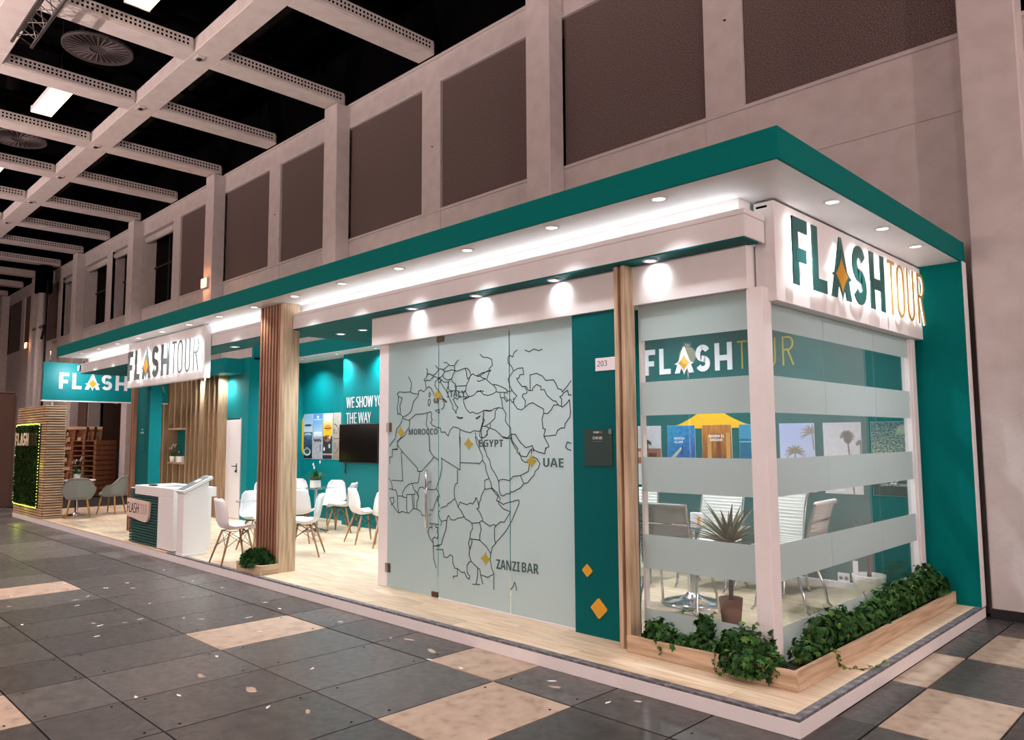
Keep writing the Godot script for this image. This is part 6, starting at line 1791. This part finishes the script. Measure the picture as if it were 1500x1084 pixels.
# ------------------------------------------------------------------ reception counter and lectern
func reception():
	var t := thing("reception_counter", "white reception counter with a ribbed dark green front and a name plate", "counter", Vector3(-9.95, PF, -0.04))
	bx("white_top", Vector3(-0.68, 0.75, -0.62), Vector3(0.85, 0.89, 0.0), M.white_gloss, t, 0.004)
	bx("white_leg", Vector3(0.28, 0.012, -0.55), Vector3(0.85, 0.75, 0.0), M.white_gloss, t, 0.004)
	bx("plinth", Vector3(0.3, 0.0, -0.5), Vector3(0.83, 0.012, -0.02), M.dark, t, 0.0)
	bx("green_body", Vector3(-0.90, 0.0, -0.5), Vector3(0.28, 0.75, -0.05), M.teal_dark, t, 0.0)
	bx("green_body", Vector3(-0.90, 0.75, -0.5), Vector3(-0.68, 0.83, -0.05), M.teal_dark, t, 0.0)
	bx("side_ledge", Vector3(-0.93, 0.83, -0.5), Vector3(-0.68, 0.845, -0.02), M.white_gloss, t, 0.002)
	var green_slat := paint(Color(0.02, 0.27, 0.25), 0.45)
	for k in 20:
		var y := 0.008 + 0.0415 * k
		var x1 := 0.278 if y < 0.74 else -0.69
		bx("green_slat", Vector3(-0.93, y, -0.05), Vector3(x1, y + 0.026, -0.018), green_slat, t, 0.004)
		bx("green_slat", Vector3(-0.935, y, -0.5), Vector3(-0.90, y + 0.026, -0.018), green_slat, t, 0.004)
	# name plate with a rounded lower corner
	var poly := PackedVector2Array([Vector2(0, 0.015), Vector2(0.35, -0.01), Vector2(0.55, -0.03)])
	for q in 6:
		var a := -PI / 2 + q * PI / 10
		poly.append(Vector2(0.79 + cos(a) * 0.13, 0.09 + sin(a) * 0.13))
	poly.append(Vector2(0.94, 0.27)); poly.append(Vector2(0.0, 0.29))
	var st := begin()
	prism(st, poly, -0.018, 0.012)
	put("name_plate", finish(st), paint(Color(0.84, 0.76, 0.72), 0.6), t, Vector3(-0.98, 0.385, 0.0))
	lettering("plate_text", "FLASH", 0.155, 0.50, Vector3(-0.96, 0.46, 0.0125), Basis(), M.black, t, false, 0.003)
	lettering("plate_text", "TOUR", 0.155, 0.30, Vector3(-0.41, 0.46, 0.0125), Basis(), paint(Color(0.66, 0.55, 0.46), 0.5), t, false, 0.002)
	# papers on the counter
	var pp := thing("brochure", "pale brochure sheets lying on the white counter top", "paper", Vector3(-9.7, PF + 0.89, -0.3), 0.2)
	bx("sheets", Vector3(-0.2, 0, -0.13), Vector3(0.16, 0.004, 0.12), paint(Color(0.62, 0.64, 0.64), 0.6), pp, 0.0)
	bx("sheet_print", Vector3(-0.15, 0.004, -0.09), Vector3(0.1, 0.005, 0.05), M.letter_grey, pp, 0.0)
	var pen := thing("desk_phone", "small black device at the front edge of the counter top", "device", Vector3(-10.1, PF + 0.89, -0.12))
	bx("body", Vector3(-0.08, 0, -0.04), Vector3(0.08, 0.02, 0.04), M.dark, pen, 0.006)
	bx("key_area", Vector3(-0.03, 0.02, -0.03), Vector3(0.07, 0.023, 0.03), M.black, pen, 0.001)
	# lectern with a sloping touch screen
	var l := thing("touch_lectern", "slim white lectern with a sloping touch screen beside the counter", "lectern", Vector3(-8.72, PF, -0.17))
	var prof := PackedVector2Array([Vector2(-0.16, 0.0), Vector2(0.18, 0.0), Vector2(0.18, 0.84), Vector2(-0.16, 1.0)])
	var st2 := begin()
	prism(st2, prof, -0.11, 0.11, Transform3D(Basis(Vector3(0, 0, 1), Vector3(0, 1, 0), Vector3(-1, 0, 0)), Vector3.ZERO))
	put("body", finish(st2), M.white_gloss, l)
	bx("foot", Vector3(-0.112, 0, -0.165), Vector3(0.115, 0.03, 0.185), M.white_gloss, l, 0.003)
	var tilt := Transform3D(Basis(Vector3.RIGHT, 0.44), Vector3(0, 0.935, 0.0))
	for e in [["screen_case", Vector3(-0.13, 0.0, -0.24), Vector3(0.13, 0.045, 0.21), M.white_gloss], ["screen", Vector3(-0.11, 0.045, -0.22), Vector3(0.11, 0.048, 0.19), M.screen_grey], ["screen_text", Vector3(-0.06, 0.048, -0.12), Vector3(0.04, 0.049, -0.04), M.letter_white]]:
		var s3 := begin()
		abox(s3, e[1], e[2], 0.004, tilt)
		put(e[0], finish(s3), e[3], l)

# ------------------------------------------------------------------ the stand's left end
func tub_chair(label: String) -> Node3D:
	# padded grey tub chair on four light wooden legs; faces +z
	var t := thing("tub_chair", label, "chair", Vector3.ZERO, 0.0, "grey tub chairs at the left end")
	var grid := []
	for i in 7:
		var row := []
		var v := i / 6.0
		for j in 21:
			var a := lerpf(-200.0, 20.0, j / 20.0)
			var rad := deg_to_rad(a)
			var c := cos(rad); var s := sin(rad)
			var back := clampf(-s, 0.0, 1.0)
			var topy := lerpf(0.62, 0.82, smoothstep(0.25, 0.95, back))
			if s > 0: topy = lerpf(0.62, 0.50, clampf(s * 3.0, 0, 1))
			var r := lerpf(0.19, 0.285, pow(v, 0.7))
			row.append(Vector3(c * r * 1.06, lerpf(0.38, topy, v), s * r - 0.015 - 0.05 * back * v))
		grid.append(row)
	var st := begin(true)
	shell(st, grid, 0.035)
	put("tub_back", finish(st), M.grey_fabric, t)
	var st2 := begin(true)
	lathe(st2, [Vector2(0, 0.37), Vector2(0.20, 0.375), Vector2(0.225, 0.40), Vector2(0.225, 0.44), Vector2(0.2, 0.465), Vector2(0, 0.475)], 28)
	put("seat_cushion", finish(st2), M.grey_fabric, t, Vector3(0, 0, 0.03))
	for sx in [-1, 1]:
		for sz in [-1, 1]:
			put("leg", tubem([Vector3(0.215 * sx, 0, 0.20 * sz), Vector3(0.15 * sx, 0.385, 0.14 * sz)], [0.012, 0.019], 10), paint(Color(0.70, 0.52, 0.24), 0.5), t)
	return t

func left_end():
	# wood-slatted tower with a moss picture
	var t := thing("moss_tower", "broad tower of horizontal wood slats with a lit moss picture at the stand's left end", "display tower", Vector3(-18.05, PF, 0.0))
	bx("core", Vector3(0.02, 0, -0.36), Vector3(2.28, 2.28, -0.03), M.slat_back, t, 0.0)
	for k in 44:
		var y := 0.006 + 0.052 * k
		bx("slat", Vector3(0.0, y, -0.03), Vector3(2.30, y + 0.035, 0.005), M.slat_pale_x, t, 0.003)
		bx("slat", Vector3(2.28, y, -0.38), Vector3(2.315, y + 0.035, -0.03), M.oak_z, t, 0.003)
		bx("slat", Vector3(-0.02, y, -0.38), Vector3(0.02, y + 0.035, -0.03), M.oak_z, t, 0.003)
	bx("top_cap", Vector3(0.0, 2.29, -0.37), Vector3(2.30, 2.31, 0.0), M.slat_pale_x, t, 0.002)
	var m := thing("moss_picture", "tall green moss picture framed by yellow-green fairy lights on the slatted tower", "wall picture", Vector3(-17.95, 0.32, 0.01))
	bx("backing", Vector3(0, 0, -0.002), Vector3(1.93, 1.72, 0.02), M.dark, m, 0.004)
	var xs := []
	var cs := []
	for k in 5200:
		var p := Vector3(rng.randf_range(0.04, 1.89), rng.randf_range(0.04, 1.68), 0.02)
		var y := Vector3(rng.randfn() * 0.5, rng.randfn() * 0.5, 1).normalized()
		var s := rng.randf_range(0.02, 0.045)
		xs.append(Transform3D(basis_along(y) * Basis.from_scale(Vector3(s, s, s)), p))
		cs.append(green(Color(0.006, 0.020, 0.003), Color(0.03, 0.07, 0.008)))
	multi("moss", leaf_mesh("tuft"), M.leaf, xs, m, cs)
	flash_letters(m, Vector3(0.12, 1.27, 0.055), Basis(), 0.27, 0.012, paint(Color(0.86, 0.80, 0.70), 0.5), paint(Color(0.25, 0.22, 0.08), 0.5), M.gold, M.letter_white, 0.0, 1.05)
	var f := thing("fairy_lights", "string of yellow-green fairy lights round the moss picture", "light string", Vector3(-17.95, 0.32, 0.03))
	var loop := [Vector3(0, 0, 0), Vector3(1.93, 0, 0), Vector3(1.93, 1.72, 0), Vector3(0, 1.72, 0), Vector3(0, 0, 0)]
	put("wire", tubem(loop, 0.004, 5), M.dark, f)
	var bulbs := []
	for e in 4:
		var a: Vector3 = loop[e]
		var b: Vector3 = loop[e + 1]
		var n := int(a.distance_to(b) / 0.062)
		for k in n: bulbs.append(Transform3D(Basis(), a.lerp(b, (k + 0.5) / n) + Vector3(rng.randf_range(-0.008, 0.008), rng.randf_range(-0.008, 0.008), 0.008)))
	multi("bulb_light", lathem([Vector2(0, -0.012), Vector2(0.010, 0), Vector2(0, 0.012)], 6), M.fairy, bulbs, f)
	for q in [Vector3(1.93, 0.86, 0.12), Vector3(0.97, 1.72, 0.12), Vector3(0.97, 0.0, 0.12)]:
		var l := OmniLight3D.new()
		l.name = "bulb_glow"
		l.light_color = Color(0.8, 0.9, 0.2)
		l.light_energy = 0.03
		l.light_size = 0.05
		l.omni_range = 5.0
		l.omni_attenuation = 2.0
		l.shadow_enabled = true
		f.add_child(l, true)
		l.position = q
	# grey tub chairs at a round table
	var tb := thing("white_table", "round white table with a chrome foot between the grey tub chairs", "table", Vector3(-16.15, PF, -0.75))
	put("table_top", lathem([Vector2(0, 0.72), Vector2(0.34, 0.72), Vector2(0.35, 0.73), Vector2(0.34, 0.745), Vector2(0, 0.745)], 32), M.white_gloss, tb)
	put("column", lathem([Vector2(0.035, 0.03), Vector2(0.03, 0.72)], 16), M.chrome, tb)
	put("base", lathem([Vector2(0, 0), Vector2(0.22, 0), Vector2(0.22, 0.012), Vector2(0.06, 0.04), Vector2(0.035, 0.06)], 28), M.chrome, tb)
	pot_flower("white flowering plant on the table between the grey tub chairs", Vector3(-16.1, PF + 0.745, -0.72), 5, 14, 1.2, "flowers at the left end")
	var c := tub_chair("nearer grey tub chair with its back to us, beside the slatted tower")
	c.position = Vector3(-15.55, PF, -0.62)
	c.rotation.y = -PI / 2 - 0.3
	copy_of(c, Vector3(-15.95, PF, -1.38), 0.1 - 0.9, "farther grey tub chair in side view, before the wooden pallets")
